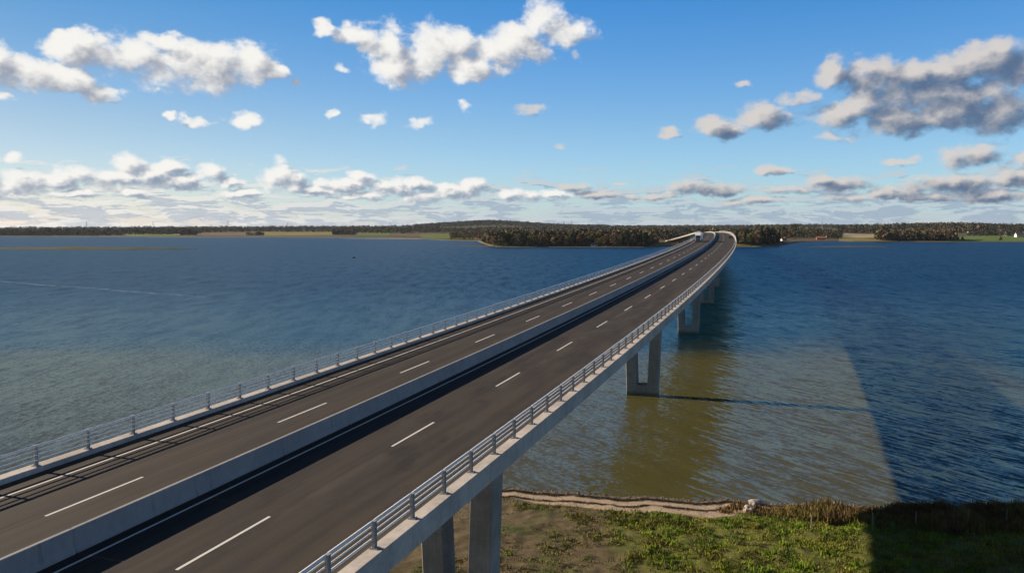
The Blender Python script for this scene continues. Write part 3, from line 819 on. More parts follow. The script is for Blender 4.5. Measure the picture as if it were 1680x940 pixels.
obj('pebbles', mesh('pebbles', PV, PF, M['grassblade'], cols=np.array(PC)), kind='stuff', label='small stones and pebbles scattered along the water edge', cat='pebbles')

# rocks on the shore
def rock(name, loc, size, mat, label, seed, group=None):
    bm = bmesh.new(); bmesh.ops.create_icosphere(bm, subdivisions=2, radius=1.0)
    r_ = random.Random(seed)
    ph = [r_.uniform(0, 6) for _ in range(6)]
    for v in bm.verts:
        p = v.co
        k = 1 + 0.22 * math.sin(p.x * 3.1 + ph[0]) * math.sin(p.y * 2.7 + ph[1]) + 0.14 * math.sin(p.z * 4.3 + ph[2] + p.x * 2) + r_.uniform(-0.06, 0.06)
        v.co = Vector((p.x * size[0] * k, p.y * size[1] * k, max(p.z, -0.4) * size[2] * k + size[2] * 0.25))
    me = bpy.data.meshes.new(name); bm.to_mesh(me); bm.free(); me.materials.append(mat)
    return obj(name, me, None, loc, 0, label=label, cat='rock', group=group)
def onground(p, dz=0.0): return (p[0], p[1], float(ground_z(np.array([p[0]]), np.array([p[1]]))[0]) + dz)
rock('rock', onground((23.82,77.72)), (0.55, 0.5, 0.42), M['palerock'], 'pale boulder at the end of the sandy beach beside the brown reeds', 1)
rock('rock', onground((25.52,80.83)), (0.85, 0.6, 0.40), M['rock'], 'largest grey boulder at the water edge just behind the pale boulder', 2)
rock('rock', onground((24.85,79.48)), (0.38, 0.4, 0.3), M['rock'], 'small grey rock squeezed between the pale boulder and the largest grey boulder', 3)
rock('rock', onground((32.83,78.54)), (0.42, 0.36, 0.32), M['palerock'], 'small pale rock on the water edge behind the sunlit dry grass', 4)
rock('rock', onground((48.91,79.02), 0.2), (0.5, 0.45, 0.4), M['palerock'], 'pale rock on the shaded bank at the right end of the shore', 5)
rock('rock', (*(-141.64,707.24), 0.0), (2.1, 1.3, 0.75), M['darkrock'], 'lone dark rock poking out of the open fjord water left of the bridge', 6)
# fence posts in the reeds
fp = [(27.63,71.09), (33.05,70.61), (37.54,71.61), (42.58,71.87), (46.34,72.15)]
fl = ['weathered wooden fence post in sunlit dry grass, nearest to the boulders', 'weathered wooden fence post in the reeds just left of the shadow edge on the water',
      'wooden fence post standing right below the shadow edge on the water', 'wooden fence post in dark shaded reeds, second from the right end', 'wooden fence post in dark shaded reeds, rightmost of the five']
for i, p in enumerate(fp):
    mb = MB(); x, y, z = onground(p)
    mb.cyl((0, 0, -0.3), (0.03, 0.02, 1.45), 0.07, 0.055, n=7)
    obj('fence_post', mb.make('fence_post', M['deadwood']), None, (x, y, z), 0, label=fl[i], cat='fence post', group='fence posts along the reed bank')

# ------------------------------------------------------------------ far shore
SHP = [(-75, 2300), (-50, 2450), (-32.901,2751), (-28.672,2462), (-22.583,2172), (-17.523,2076), (-12.166,1893), (-8.752,1801), (-6.149,1647), (-4.837,1509), (-2.463,1414), (-1.979,1192),
       (-1.229,1049), (0.450,1040), (5.296,1033), (9.209,1025), (10.922,1038), (15.526,1067), (17.154,1067), (18.197,1100), (19.068,1161), (19.615,1298),
       (20.316,1381), (22.422,1442), (23.360,1410), (26.270,1442), (29.043,1449), (31.674,1478), (32.936,1479), (45, 1500), (75, 1500)]
SHP.sort()
SB = np.array([p[0] for p in SHP]); SR = np.array([p[1] for p in SHP])
def shore_r(bd): return np.interp(bd, SB, SR)
def land_z(bd, r):
    rs = shore_r(bd); e = r - rs
    z = np.where(e < 0, -1.0, np.minimum(e * 0.05, 1.6) + np.clip(e, 0, 1e9) * 0.0016)
    z = np.minimum(z, 2.0 + 0.0016 * 3200)
    hill = 34 * np.exp(-((bd - -1.751) / 4.2) ** 2) ** 1.0 * np.clip((r - 3800) / 1200, 0, 1)
    hill2 = 9 * np.exp(-((bd - 28.324) / 3.4) ** 2) * np.clip((r - 2000) / 700, 0, 1)
    hill3 = 5 * np.exp(-((bd - 19.114) / 2.4) ** 2) * np.clip((r - 1500) / 400, 0, 1)
    z = z + np.where(e > 0, hill + hill2 + hill3, 0)
    z = z + np.where(e > 120, (nz(bd, r * 0.004, 0.6, 21) - 0.5) * 3.0, 0)
    return z
def polar(bd, r):
    a = math.radians(bd); return r * math.sin(a), r * math.cos(a)
bds = np.concatenate([np.linspace(-75, -34, 20)[:-1], np.linspace(-34, 34, 400)[:-1], np.linspace(34, 75, 20)])
ts = np.concatenate([[0, 4, 12, 25, 45, 80], np.linspace(130, 1500, 24), np.linspace(1700, 9000, 26)])
V = []; 
for bdv in bds:
    rs = float(shore_r(bdv))
    for t in ts:
        r = rs + t
        x, y = polar(bdv, r); V.append((x, y, float(land_z(np.array([bdv]), np.array([r]))[0]) + (0.05 if t == 0 else 0.0) - (0.4 if t == 0 else 0)))
F = []
nt = len(ts)
for i in range(len(bds) - 1):
    for j in range(nt - 1):
        F.append((i * nt + j, i * nt + j + 1, (i + 1) * nt + j + 1, (i + 1) * nt + j))
m, q, b = newmat('far_land')
g = q.n('ShaderNodeNewGeometry').outputs['Position']
n1 = q.noise(g, 0.004, 4.0, 0.6); n2 = q.noise(g, 0.05, 4.0, 0.6)
c = q.mix(q.step(n1, 0.4, 0.6), (0.050, 0.060, 0.022, 1), (0.075, 0.062, 0.035, 1))
c = q.mix(q.mul(n2, 0.5), c, (0.10, 0.08, 0.045, 1))
gz_ = q.sep(g)[2]
c = q.mix(q.step(gz_, 0.9, 0.3), c, (0.17, 0.14, 0.09, 1))
q.put(b.inputs['Base Color'], c); b.inputs['Roughness'].default_value = 1.0; b.inputs['Specular IOR Level'].default_value = 0.1
M['farland'] = m
obj('terrain', recalc(mesh('terrain', V, F, M['farland'])), kind='structure')

# fields: patches lying on the land
def field_mat(name, col, var=0.18):
    m, q, b = newmat(name)
    g = q.n('ShaderNodeNewGeometry').outputs['Position']
    n = q.noise(g, 0.02, 4.0, 0.6)
    q.put(b.inputs['Base Color'], q.mix(n, tuple(x * (1 - var) for x in col) + (1,), tuple(x * (1 + var) for x in col) + (1,)))
    b.inputs['Roughness'].default_value = 1.0; b.inputs['Specular IOR Level'].default_value = 0.1
    return m
M['fgreen'] = field_mat('green_field', (0.085, 0.125, 0.022))
M['fyell'] = field_mat('yellowing_field', (0.16, 0.14, 0.035))
M['fbrown'] = field_mat('ploughed_field', (0.115, 0.078, 0.048))
M['ftan'] = field_mat('stubble_field', (0.27, 0.215, 0.14))
def field(b0, b1, r0, r1, mat, lift=0.5):
    nb_, nr = max(2, int((b1 - b0) / 0.4)), 8
    V = []; F = []
    for i in range(nb_ + 1):
        bdv = b0 + (b1 - b0) * i / nb_
        for j in range(nr + 1):
            r = max(shore_r(bdv) + 6, r0) + (r1 - max(shore_r(bdv) + 6, r0)) * j / nr + (20 if i % 2 else 0) * (j == nr)
            x, y = polar(bdv, r); V.append((x, y, float(land_z(np.array([bdv]), np.array([r]))[0]) + lift))
    for i in range(nb_):
        for j in range(nr):
            a = i * (nr + 1) + j; F.append((a, a + 1, a + nr + 2, a + nr + 1))
    return obj('field', recalc(mesh('field', V, F, mat)), kind='structure')
field(-26.032, -22.630, 2300, 3000, M['fgreen'])
field(-21.798, -17.500, 2250, 2900, M['fbrown'])
field(-17.420, -12.779, 2150, 3100, M['fyell'])
field(-11.176, -8.738, 2050, 2700, M['fgreen'])
field(-8.652, -5.439, 2000, 2400, M['fbrown'])
field(-6.573, -2.544, 1560, 2300, M['fgreen'])
field(18.164, 22.428, 1270, 1460, M['fbrown'])
field(22.466, 26.056, 1400, 1560, M['fyell'])
field(22.466, 25.160, 1600, 2150, M['ftan'])
field(29.003, 33.511, 1400, 1900, M['fgreen'])
field(15.702, 16.800, 1080, 1110, M['fyell'])
field(-21.034, -17.098, 4600, 5600, M['ftan'])

# low grassy islet and sand spits
M['islet'] = field_mat('islet_grass', (0.050, 0.054, 0.018))
M['mud'] = field_mat('wet_mud', (0.075, 0.065, 0.045))
M['sand2'] = field_mat('pale_sand', (0.26, 0.20, 0.13))
def spit(name, pts, wd, hgt_, mat):
    n = 40; V = []; F = []
    P_ = np.array(pts, float); tt = np.linspace(0, 1, len(pts))
    for i in range(n + 1):
        t = i / n; x = np.interp(t, tt, P_[:, 0]); y = np.interp(t, tt, P_[:, 1])
        tap = math.sin(math.pi * min(max(t, 0.015), 0.985)) ** 0.6
        hh_ = hgt_ * tap * (0.6 + 0.8 * float(nz(np.array([t * 12]), np.array([0.5]), 1.0, 31)[0]))
        ww_ = wd * tap
        for o_, h_ in ((-1, -0.3), (-0.6, hh_ * 0.7), (0, hh_), (0.6, hh_ * 0.7), (1, -0.3)): V.append((x, y + o_ * ww_, h_))
    for i in range(n):
        for j in range(4): a = i * 5 + j; F.append((a, a + 1, a + 6, a + 5))
    return obj(name, recalc(mesh(name, V, F, mat, smooth=True)), kind='structure')
spit('islet', [(-802.90,1020.65), (-609.86,1013.83), (-482.24,992.56), (-390.37,977.22)], 22, 2.6, M['islet'])
spit('sand_spit', [(-97.19,1127.11), (-32.97,1073.41), (48.50,1044.89)], 14, 1.0, M['mud'])
spit('sand_spit', [(379.08,1012.91), (437.64,1012.81), (491.33,1018.85)], 16, 1.1, M['mud'])
spit('sand_spit', [(-373.61,1732.74), (-261.84,1700.61), (-176.45,1637.79)], 20, 0.6, M['sand2'])

# ---- trees
PAL = {
 'brown': [(0.17, 0.115, 0.062), (0.14, 0.10, 0.062), (0.20, 0.14, 0.070)],
 'ochre': [(0.22, 0.165, 0.045), (0.19, 0.155, 0.05)],
 'olive': [(0.105, 0.115, 0.034), (0.13, 0.135, 0.044)],
 'dark': [(0.018, 0.034, 0.018), (0.022, 0.040, 0.020)],
 'rust': [(0.21, 0.095, 0.042), (0.17, 0.085, 0.045)],
}
def crown_mesh(kind, seed, h=16.0, n=560):
    r_ = np.random.default_rng(seed)
    lumps = []
    if kind == 'dark':
        for i in range(9):
            t = i / 8; lumps.append((r_.normal(0, 0.3), r_.normal(0, 0.3), h * (0.16 + 0.80 * t), h * 0.21 * (1.05 - t) + 0.4, h * 0.10))
    else:
        for i in range(13):
            a = r_.uniform(0, 6.28); z = r_.uniform(0.25, 0.9); rr = h * 0.24 * math.sin(math.pi * min(1, z * 0.95)) * r_.uniform(0.3, 1)
            lumps.append((rr * math.cos(a), rr * math.sin(a), h * z, h * r_.uniform(0.10, 0.17), h * r_.uniform(0.08, 0.14)))
        lumps.append((0, 0, h * 0.55, h * 0.2, h * 0.25))
    li = r_.integers(0, len(lumps), n); L = np.array(lumps)[li]
    d = r_.normal(0, 1, (n, 3)); d /= np.linalg.norm(d, axis=1)[:, None]; d *= r_.uniform(0.45, 1.0, (n, 1)) ** 0.5
    c_ = L[:, :3] + d * np.stack([L[:, 3], L[:, 3], L[:, 4]], 1)
    sz = r_.uniform(0.45, 0.95, (n, 1)) * (h / 16)
    a = r_.normal(0, 1, (n, 3)); a /= np.linalg.norm(a, axis=1)[:, None]
    b2 = np.cross(a, r_.normal(0, 1, (n, 3))); b2 /= np.linalg.norm(b2, axis=1)[:, None]
    V = np.stack([c_ + a * sz, c_ - a * sz * 0.5 + b2 * sz * 0.8, c_ - a * sz * 0.5 - b2 * sz * 0.8], 1).reshape(-1, 3)
    pal = np.array(PAL[kind]); base = pal[r_.integers(0, len(pal), len(lumps))][li] * r_.uniform(0.65, 1.4, (n, 1))
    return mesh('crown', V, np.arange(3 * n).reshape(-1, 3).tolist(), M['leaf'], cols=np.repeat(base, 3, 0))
def trunk_mesh(seed, h=16.0):
    r_ = random.Random(seed); mb = MB()
    mb.cyl((0, 0, -0.5), (r_.uniform(-.3, .3), r_.uniform(-.3, .3), h * 0.75), 0.32, 0.08, n=6)
    for i in range(5):
        a = r_.uniform(0, 6.28); z = h * r_.uniform(0.25, 0.6); l = h * r_.uniform(0.12, 0.24)
        mb.cyl((0, 0, z), (l * math.cos(a), l * math.sin(a), z + l * 0.8), 0.13, 0.04, n=5)
    return mb.make('trunk', M['bark'])
PROTO = []
for i, kd in enumerate(['brown', 'brown', 'ochre', 'olive', 'olive', 'dark', 'dark', 'rust']):
    PROTO.append((kd, crown_mesh(kd, 100 + i), trunk_mesh(200 + i)))
LBL = {
 'brown': 'bare brown tree', 'ochre': 'yellow brown tree', 'olive': 'olive green tree', 'dark': 'dark conifer', 'rust': 'rust coloured tree'}
TREES = []
def tree(bdv, e, h, kinds, where, group):
    kd = random.choice(kinds); cand = [p for p in PROTO if p[0] == kd]; _, cm, tm = random.choice(cand)
    r = float(shore_r(bdv)) + e; x, y = polar(bdv, r); z = float(land_z(np.array([bdv]), np.array([r]))[0])
    o = empty('tree', (x, y, z - 0.1), random.uniform(0, 6.28), LBL[kd] + ' ' + where, 'tree', group + ', ' + LBL[kd] + 's')
    TREES.append((bdv, LBL[kd], where, o))
    sx_ = h / 16 * random.uniform(0.85, 1.2)
    o.scale = (sx_, sx_, h / 16)
    obj('crown', cm, o); obj('trunk', tm, o)
    return o
def tree_row(b0, b1, n, e0, e1, h0, h1, kinds, where, group):
    for i in range(n):
        bdv = b0 + (b1 - b0) * (i + random.uniform(-0.4, 1.4)) / n
        tree(bdv, random.uniform(e0, e1), random.uniform(h0, h1), kinds, where, group)
MIX = ['brown', 'brown', 'brown', 'ochre', 'olive', 'olive', 'rust', 'dark']
tree_row(-1.751, 10.349, 90, 12, 40, 10, 19, MIX, 'at the edge of the wooded point', 'front trees of the wooded point')
tree_row(8.331, 9.707, 9, 14, 40, 15, 20, ['dark'], 'in the clump left of the bridge end', 'dark clump on the wooded point')
tree_row(-1.751, 1.775, 20, 8, 20, 5, 8, ['olive'], 'low at the tip of the point', 'low bushes at the tip of the point')
tree_row(-4.476, -1.751, 18, 10, 60, 9, 14, ['brown', 'ochre', 'olive', 'rust'], 'on the inlet shore behind the point', 'trees on the inlet shore')
tree_row(15.743, 18.004, 24, 14, 60, 14, 21, ['dark', 'dark', 'olive', 'brown'], 'just right of the bridge end', 'trees right of the bridge end')
tree_row(18.004, 22.428, 40, 300, 420, 9, 15, ['dark', 'olive', 'olive', 'brown', 'rust'], 'behind the brown field', 'village trees')
tree_row(24.797, 29.205, 44, 25, 90, 12, 18, ['brown', 'rust', 'olive', 'brown'], 'in the right small wood', 'trees of the small right wood')
tree_row(17.404, 19.114, 7, 560, 600, 22, 24, ['olive'], 'on the village skyline', 'skyline trees')
t_ = tree(19.624, 560, 25, ['olive'], 'with the biggest round crown above the village', 'big round tree'); t_.scale = (1.9, 1.9, 1.55)
del t_['group']
for px_b, lab in ((29.440, 'dark bush at the left end of the green field by the right shore'), (29.673, 'second dark bush at the left end of the green field by the right shore'), (31.727, 'lone dark bush in the middle of the right green field')):
    t_ = tree(px_b, 40, 6.5, ['dark'], '', 'x'); t_['label'] = lab; del t_['group']; t_.scale = (0.8, 0.8, 0.4); t_['category'] = 'bush'; t_.name = 'bush'

ORD = ['leftmost', 'second', 'third', 'fourth', 'fifth', 'sixth', 'seventh', 'eighth', 'ninth', 'tenth']
def ordinal(i, n):
    if i == 0: return 'leftmost'
    if i == n - 1: return 'rightmost'
    if i < 10: return ORD[i] + ' from the left'
    if n - 1 - i < 10: return ORD[n - 1 - i] + ' from the right'
    return '%dth from the left' % (i + 1) if (i + 1) % 10 not in (1, 2, 3) or 10 < (i + 1) < 14 else '%d%s from the left' % (i + 1, {1: 'st', 2: 'nd', 3: 'rd'}[(i + 1) % 10])
_sets = {}
for bdv, kd_, wh_, o in TREES:
    if wh_ and 'group' in o.keys(): _sets.setdefault((kd_, wh_), []).append((bdv, o))
for (kd_, wh_), lst in _sets.items():
    lst.sort(key=lambda t: t[0])
    if len(lst) > 1:
        for i, (bdv, o) in enumerate(lst): o['label'] = kd_ + ' ' + wh_ + ', ' + ordinal(i, len(lst))

# woods read as a mass: joined clumps of leaf-sized faces
def woods(name, regions, label):
    V = []; CC = []
    for (b0, b1, r0, r1, n, h0, h1, pal) in regions:
        bb = rng.uniform(b0, b1, n); rr = rng.uniform(0, 1, n); 
        lo = np.maximum(r0, shore_r(bb) + 18)
        rr = lo + (np.maximum(r1, lo + 30) - lo) * rr
        hh_ = rng.uniform(h0, h1, n) * (0.75 + 0.5 * nz(bb, rr * 0.01, 2.5, 41))
        zz = land_z(bb, rr); xx = rr * np.sin(np.radians(bb)); yy = rr * np.cos(np.radians(bb))
        T = 34
        palc = np.array(pal); pc = palc[rng.integers(0, len(palc), n)] * rng.uniform(0.75, 1.25, (n, 1))
        c_ = np.repeat(np.stack([xx, yy, zz + hh_ * 0.55], 1), T, 0)
        H_ = np.repeat(hh_, T)
        d = rng.normal(0, 1, (n * T, 3)); d /= np.linalg.norm(d, axis=1)[:, None]
        c_ += d * np.stack([H_ * 0.33, H_ * 0.33, H_ * 0.42], 1)
        sz = (H_ * rng.uniform(0.07, 0.17, n * T))[:, None]
        a = rng.normal(0, 1, (n * T, 3)); a /= np.linalg.norm(a, axis=1)[:, None]
        b2 = np.cross(a, rng.normal(0, 1, (n * T, 3))); b2 /= np.linalg.norm(b2, axis=1)[:, None]
        V.append(np.stack([c_ + a * sz, c_ - a * sz * 0.5 + b2 * sz * 0.8, c_ - a * sz * 0.5 - b2 * sz * 0.8], 1).reshape(-1, 3))
        CC.append(np.repeat(np.repeat(pc, T, 0) * rng.uniform(0.7, 1.3, (n * T, 1)), 3, 0))
    V = np.concatenate(V); CC = np.concatenate(CC)
    me = bpy.data.meshes.new(name)
    nV = len(V); me.vertices.add(nV); me.vertices.foreach_set('co', V.astype(np.float32).ravel())
    me.loops.add(nV); me.loops.foreach_set('vertex_index', np.arange(nV, dtype=np.int32))
    me.polygons.add(nV // 3); me.polygons.foreach_set('loop_start', np.arange(0, nV, 3, dtype=np.int32))
    me.update(calc_edges=True)
    at_ = me.color_attributes.new('tint', 'FLOAT_COLOR', 'POINT')
    c4 = np.ones((nV, 4), dtype=np.float32); c4[:, :3] = CC; at_.data.foreach_set('color', c4.ravel())
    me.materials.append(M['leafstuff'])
    return obj(name, me, kind='stuff', label=label, cat='woodland')
DK = [(0.022, 0.034, 0.024), (0.034, 0.044, 0.028), (0.060, 0.054, 0.036)]
BR = [(0.135, 0.092, 0.058), (0.10, 0.078, 0.056), (0.085, 0.088, 0.040)]
MX = DK + BR
woods('woodland', [(-1.971, 10.306, 1060, 1260, 860, 11, 19, BR + [(0.10, 0.08, 0.03), (0.03, 0.04, 0.02)]), (-4.389, -1.751, 1700, 1800, 120, 9, 14, BR),
                   (10.050, 17.122, 1380, 1560, 420, 11, 16, MX), (13.431, 17.122, 1180, 1330, 220, 12, 19, MX)], 'brown and green autumn wood filling the point at the far end of the bridge')
woods('woodland', [(15.702, 18.521, 1120, 1300, 260, 13, 20, MX), (18.124, 22.579, 1560, 2000, 420, 9, 15, MX), (24.797, 29.205, 1380, 1560, 420, 12, 18, BR)],
      'wooded patches and gardens on the right far shore')
woods('woodland', [(-34.695, -21.417, 2650, 3600, 1500, 10, 18, DK), (-34.695, -26.210, 2450, 2650, 500, 8, 14, DK), (-22.705, -21.722, 2300, 2420, 60, 9, 14, DK), (-18.497, -17.420, 2220, 2300, 40, 7, 10, DK), (-21.417, -5.264, 3050, 4200, 1300, 10, 17, DK + BR[:1]),
                   (-12.779, -11.133, 2150, 2260, 70, 9, 13, DK), (-12.779, -1.751, 2500, 3200, 700, 9, 16, MX), (-34.695, -3.511, 4500, 6500, 1500, 12, 20, DK)],
      'dark line of woods along the left far shore')
woods('woodland', [(-7.007, 7.032, 4300, 6300, 4200, 12, 20, DK), (-2.632, 17.524, 2000, 3600, 1300, 11, 18, MX), (7.032, 23.327, 3800, 6000, 1000, 12, 18, DK)], 'dark wooded hill on the horizon behind the point')
woods('woodland', [(22.428, 35.311, 2250, 3400, 1600, 12, 20, DK + BR[:1]), (30.005, 32.893, 1900, 2050, 120, 7, 10, DK), (19.507, 35.311, 3800, 6000, 900, 12, 20, DK)], 'dark wooded ridge on the right horizon')

# ---- pylons and masts
M['pylon'] = simple('grey_lattice_steel', (0.16, 0.17, 0.18), rough=0.6, metal=0.3)
def pylon(bdv, r, h, label, mast=False):
    x, y = polar(bdv, r); z = float(land_z(np.array([bdv]), np.array([r]))[0])
    o = empty('electricity_pylon' if not mast else 'radio_mast', (x, y, z), 0.4, label, 'pylon' if not mast else 'mast')
    mb = MB(); w0 = h * 0.10; t = 0.28
    lv = [0, .25, .5, .75, 1.0]
    def wv_(k): return w0 * (1 - 0.86 * k)
    for sx1, sy1 in ((-1, -1), (1, -1), (1, 1), (-1, 1)):
        mb.cyl((sx1 * w0 / 2, sy1 * w0 / 2, 0), (sx1 * wv_(1) / 2, sy1 * wv_(1) / 2, h), t, t * 0.7, n=4)
    for i in range(4):
        a, c_ = wv_(lv[i]) / 2, wv_(lv[i + 1]) / 2
        for s_ in (-1, 1):
            mb.cyl((-a, s_ * a, h * lv[i]), (c_, s_ * c_, h * lv[i + 1]), t * .5, n=4); mb.cyl((a, s_ * a, h * lv[i]), (-c_, s_ * c_, h * lv[i + 1]), t * .5, n=4)
            mb.cyl((s_ * a, -a, h * lv[i]), (s_ * c_, c_, h * lv[i + 1]), t * .5, n=4)
    obj('lattice_tower', mb.make('lattice_tower', M['pylon']), o)
    if not mast:
        for k, wd in ((0.66, 0.26), (0.78, 0.34), (0.9, 0.22)):
            mb = MB(); mb.cyl((-h * wd / 2, 0, h * k), (h * wd / 2, 0, h * k), 0.22, n=4); mb.cyl((-h * wd / 2, 0, h * k), (0, 0, h * (k + 0.05)), 0.16, n=4); mb.cyl((h * wd / 2, 0, h * k), (0, 0, h * (k + 0.05)), 0.16, n=4)
            obj('cross_arm', mb.make('cross_arm', M['pylon']), o)
    else:
        mb = MB(); mb.cyl((0, 0, h), (0, 0, h * 1.25), 0.2, n=5); obj('antenna', mb.make('antenna', M['pylon']), o)
        mb = MB(); mb.cyl((0, 0, h * .8), (0, 0, h * .9), 1.4, n=8); obj('platform', mb.make('platform', M['pylon']), o)
for bdv, r, h, lab in ((-28.231, 3700, 44, 'thin electricity pylon on the left skyline, leftmost of the row'), (-24.372, 3700, 45, 'thin electricity pylon above the green field on the left far shore'), (-19.717, 3600, 46, 'tallest electricity pylon, standing above the brown field on the left far shore'),
                       (-15.800, 4000, 38, 'faint electricity pylon above the yellow field on the left far shore'), (-8.738, 4300, 40, 'thin electricity pylon left of the wooded horizon hill'), (3.755, 4700, 40, 'faint electricity pylon at the right foot of the horizon hill'), (4.325, 4750, 42, 'faint electricity pylon second to the right of the horizon hill')):
    pylon(bdv, r, h, lab)
pylon(21.403, 2000, 27, 'slim radio mast rising behind the village on the right far shore', mast=True)

# ---- houses
M['wallw'] = simple('white_render', (0.50, 0.48, 0.45), rough=0.8, var=0.08)
M['wallr'] = simple('red_brick', (0.30, 0.12, 0.08), rough=0.85, var=0.2)
M['roofd'] = simple('dark_roof_tiles', (0.07, 0.065, 0.065), rough=0.7, var=0.3)
M['roofr'] = simple('red_roof_tiles', (0.26, 0.10, 0.06), rough=0.75, var=0.25)
M['glass'] = simple('dark_glass', (0.02, 0.025, 0.03), rough=0.08, var=0.1)
M['door'] = simple('painted_door', (0.10, 0.12, 0.10), rough=0.5)
def house(bdv, e, L, Wd, Hh, rz, wall, roof, label):
    r = float(shore_r(bdv)) + e; x, y = polar(bdv, r); z = float(land_z(np.array([bdv]), np.array([r]))[0])
    o = empty('house', (x, y, z - 0.2), rz, label, 'house')
    mb = MB(); mb.box((0, 0, Hh / 2), (L, Wd, Hh)); rh = Wd * 0.45
    mb.add([(-L / 2, -Wd / 2, Hh), (-L / 2, Wd / 2, Hh), (-L / 2, 0, Hh + rh - 0.1), (L / 2, -Wd / 2, Hh), (L / 2, Wd / 2, Hh), (L / 2, 0, Hh + rh - 0.1)], [(0, 2, 1), (3, 4, 5)])
    obj('wall', mb.make('wall', wall), o)
    mb = MB()
    for s_ in (-1, 1):
        mb.add([(-L / 2 - .4, s_ * (Wd / 2 + .5), Hh - .3), (L / 2 + .4, s_ * (Wd / 2 + .5), Hh - .3), (L / 2 + .4, 0, Hh + rh), (-L / 2 - .4, 0, Hh + rh),
                (-L / 2 - .4, s_ * (Wd / 2 + .5), Hh - .05), (L / 2 + .4, s_ * (Wd / 2 + .5), Hh - .05), (L / 2 + .4, 0, Hh + rh + .25), (-L / 2 - .4, 0, Hh + rh + .25)],
               [(0, 1, 2, 3), (7, 6, 5, 4), (0, 4, 5, 1), (0, 3, 7, 4), (1, 5, 6, 2)])
    rf = obj('roof', mb.make('roof', roof), o)
    mb = MB(); mb.box((L * 0.2, 0, Hh + rh + 0.5), (0.7, 0.7, 1.4)); obj('chimney', mb.make('chimney', wall), rf)
    nw = int(L / 3)
    for i in range(nw):
        wx = -L / 2 + L * (i + 0.5) / nw
        mb = MB(); mb.box((wx, -Wd / 2 - 0.03, Hh * 0.55), (1.2, 0.1, 1.2)) if i != nw // 2 else mb.box((wx, -Wd / 2 - 0.03, 1.15), (1.1, 0.1, 2.1))
        obj('window' if i != nw // 2 else 'door', mb.make('window', M['glass'] if i != nw // 2 else M['door']), o)
house(18.956, 160, 8, 5.5, 2.4, 0.3, M['wallw'], M['roofr'], 'small white house at the edge of the brown field on the right far shore')
house(21.327, 60, 14, 7, 3.2, -0.2, M['wallr'], M['roofr'], 'red house by the water below the radio mast')
house(18.004, 330, 12, 8, 3.4, 0.5, M['wallw'], M['roofd'], 'white house with dark roof at the left end of the village')
house(19.975, 300, 12, 8, 3.6, -0.4, M['wallw'], M['roofd'], 'white house with dark roof in the middle of the village trees')
house(21.823, 270, 14, 8, 3.6, 0.2, M['wallw'], M['roofd'], 'pale house with dark roof at the right end of the village')
house(32.140, 500, 18, 9, 4.2, 0.2, M['wallw'], M['roofd'], 'long white farm building behind the right green field')
house(32.768, 330, 20, 10, 5.0, -0.1, M['wallw'], M['roofd'], 'large cream farmhouse at the right edge by the green field')
house(30.104, 900, 14, 8, 5.0, 0.1, M['wallw'], M['roofd'], 'tiny white house in the dark woods above the right green field')
house(5.944, 14, 8, 5, 2.6, 0.1, M['wallw'], M['roofd'], 'little white boathouse under the trees of the wooded point')
# far approach embankment
V, F = approach(S1, 1400.0)
obj('embankment', recalc(mesh('embankment', V, F, M['farland'])), kind='structure')
sweep_road = None

# ------------------------------------------------------------------ vehicles
M['white'] = simple('white_paint', (0.74, 0.75, 0.77), rough=0.3, var=0.04)
M['grey'] = simple('grey_plastic', (0.12, 0.13, 0.15), rough=0.5)
M['rubber'] = simple('rubber', (0.02, 0.02, 0.02), rough=0.85)
M['lamp'] = simple('lamp_glass', (0.75, 0.78, 0.8), rough=0.1)
M['red'] = simple('red_lens', (0.35, 0.02, 0.015), rough=0.2)
M['tarp'] = simple('white_trailer_panel', (0.62, 0.64, 0.67), rough=0.5, var=0.08)
M['darkcar'] = simple('dark_car_paint', (0.018, 0.019, 0.022), rough=0.25)
M['rim'] = simple('alloy', (0.45, 0.46, 0.48), rough=0.3, metal=0.8)
def wheel(parent, x, y, r, w_):
    mb = MB(); mb.cyl((x - w_ / 2, y, r), (x + w_ / 2, y, r), r, n=18); wo_ = obj('wheel', mb.make('tyre', M['rubber']), parent)
    sx1 = 1 if x > 0 else -1
    mb = MB(); mb.cyl((x + sx1 * (w_ / 2 - 0.01), y, r), (x + sx1 * (w_ / 2 + 0.02), y, r), r * 0.58, n=12); obj('rim', mb.make('rim', M['rim']), wo_)
# lorry, local +y is forwards
p = bpt(338.0, -6.35, 0.0)[0]
lor = empty('lorry', tuple(p), math.pi - float(heading(338.0)), 'white articulated lorry with tall trailer driving towards the camera on the left carriageway', 'lorry')
cab = [(0.0, 0.55), (0.0, 3.30), (-0.55, 3.75), (-1.5, 3.95), (-2.3, 3.95), (-2.3, 0.75)]
mb = MB(); mb.prism([(0.02, 0.45), (0.05, 1.6), (-0.22, 2.75), (-0.55, 3.30), (-1.25, 3.80), (-2.25, 3.85), (-2.25, 0.75)], -1.22, 1.22)
cabo = obj('cab', bevel(mb.make('cab', M['white']), 0.06, 2), lor)
mb = MB(); mb.add([(-1.05, 0.075, 1.75), (1.05, 0.075, 1.75), (0.98, -0.17, 2.78), (-0.98, -0.17, 2.78), (-1.05, 0.03, 1.75), (1.05, 0.03, 1.75), (0.98, -0.22, 2.78), (-0.98, -0.22, 2.78)], [(0, 1, 2, 3), (4, 7, 6, 5), (0, 4, 5, 1), (1, 5, 6, 2), (2, 6, 7, 3), (3, 7, 4, 0)])
obj('windscreen', recalc(mb.make('windscreen', M['glass'])), cabo)
mb = MB(); mb.box((0, 0.09, 1.13), (1.95, 0.08, 0.95)); mb.box((0, 0.14, 0.95), (1.5, 0.05, 0.05)); mb.box((0, 0.14, 1.15), (1.5, 0.05, 0.05)); mb.box((0, 0.14, 1.35), (1.5, 0.05, 0.05))
obj('grille', mb.make('grille', M['grey']), cabo)
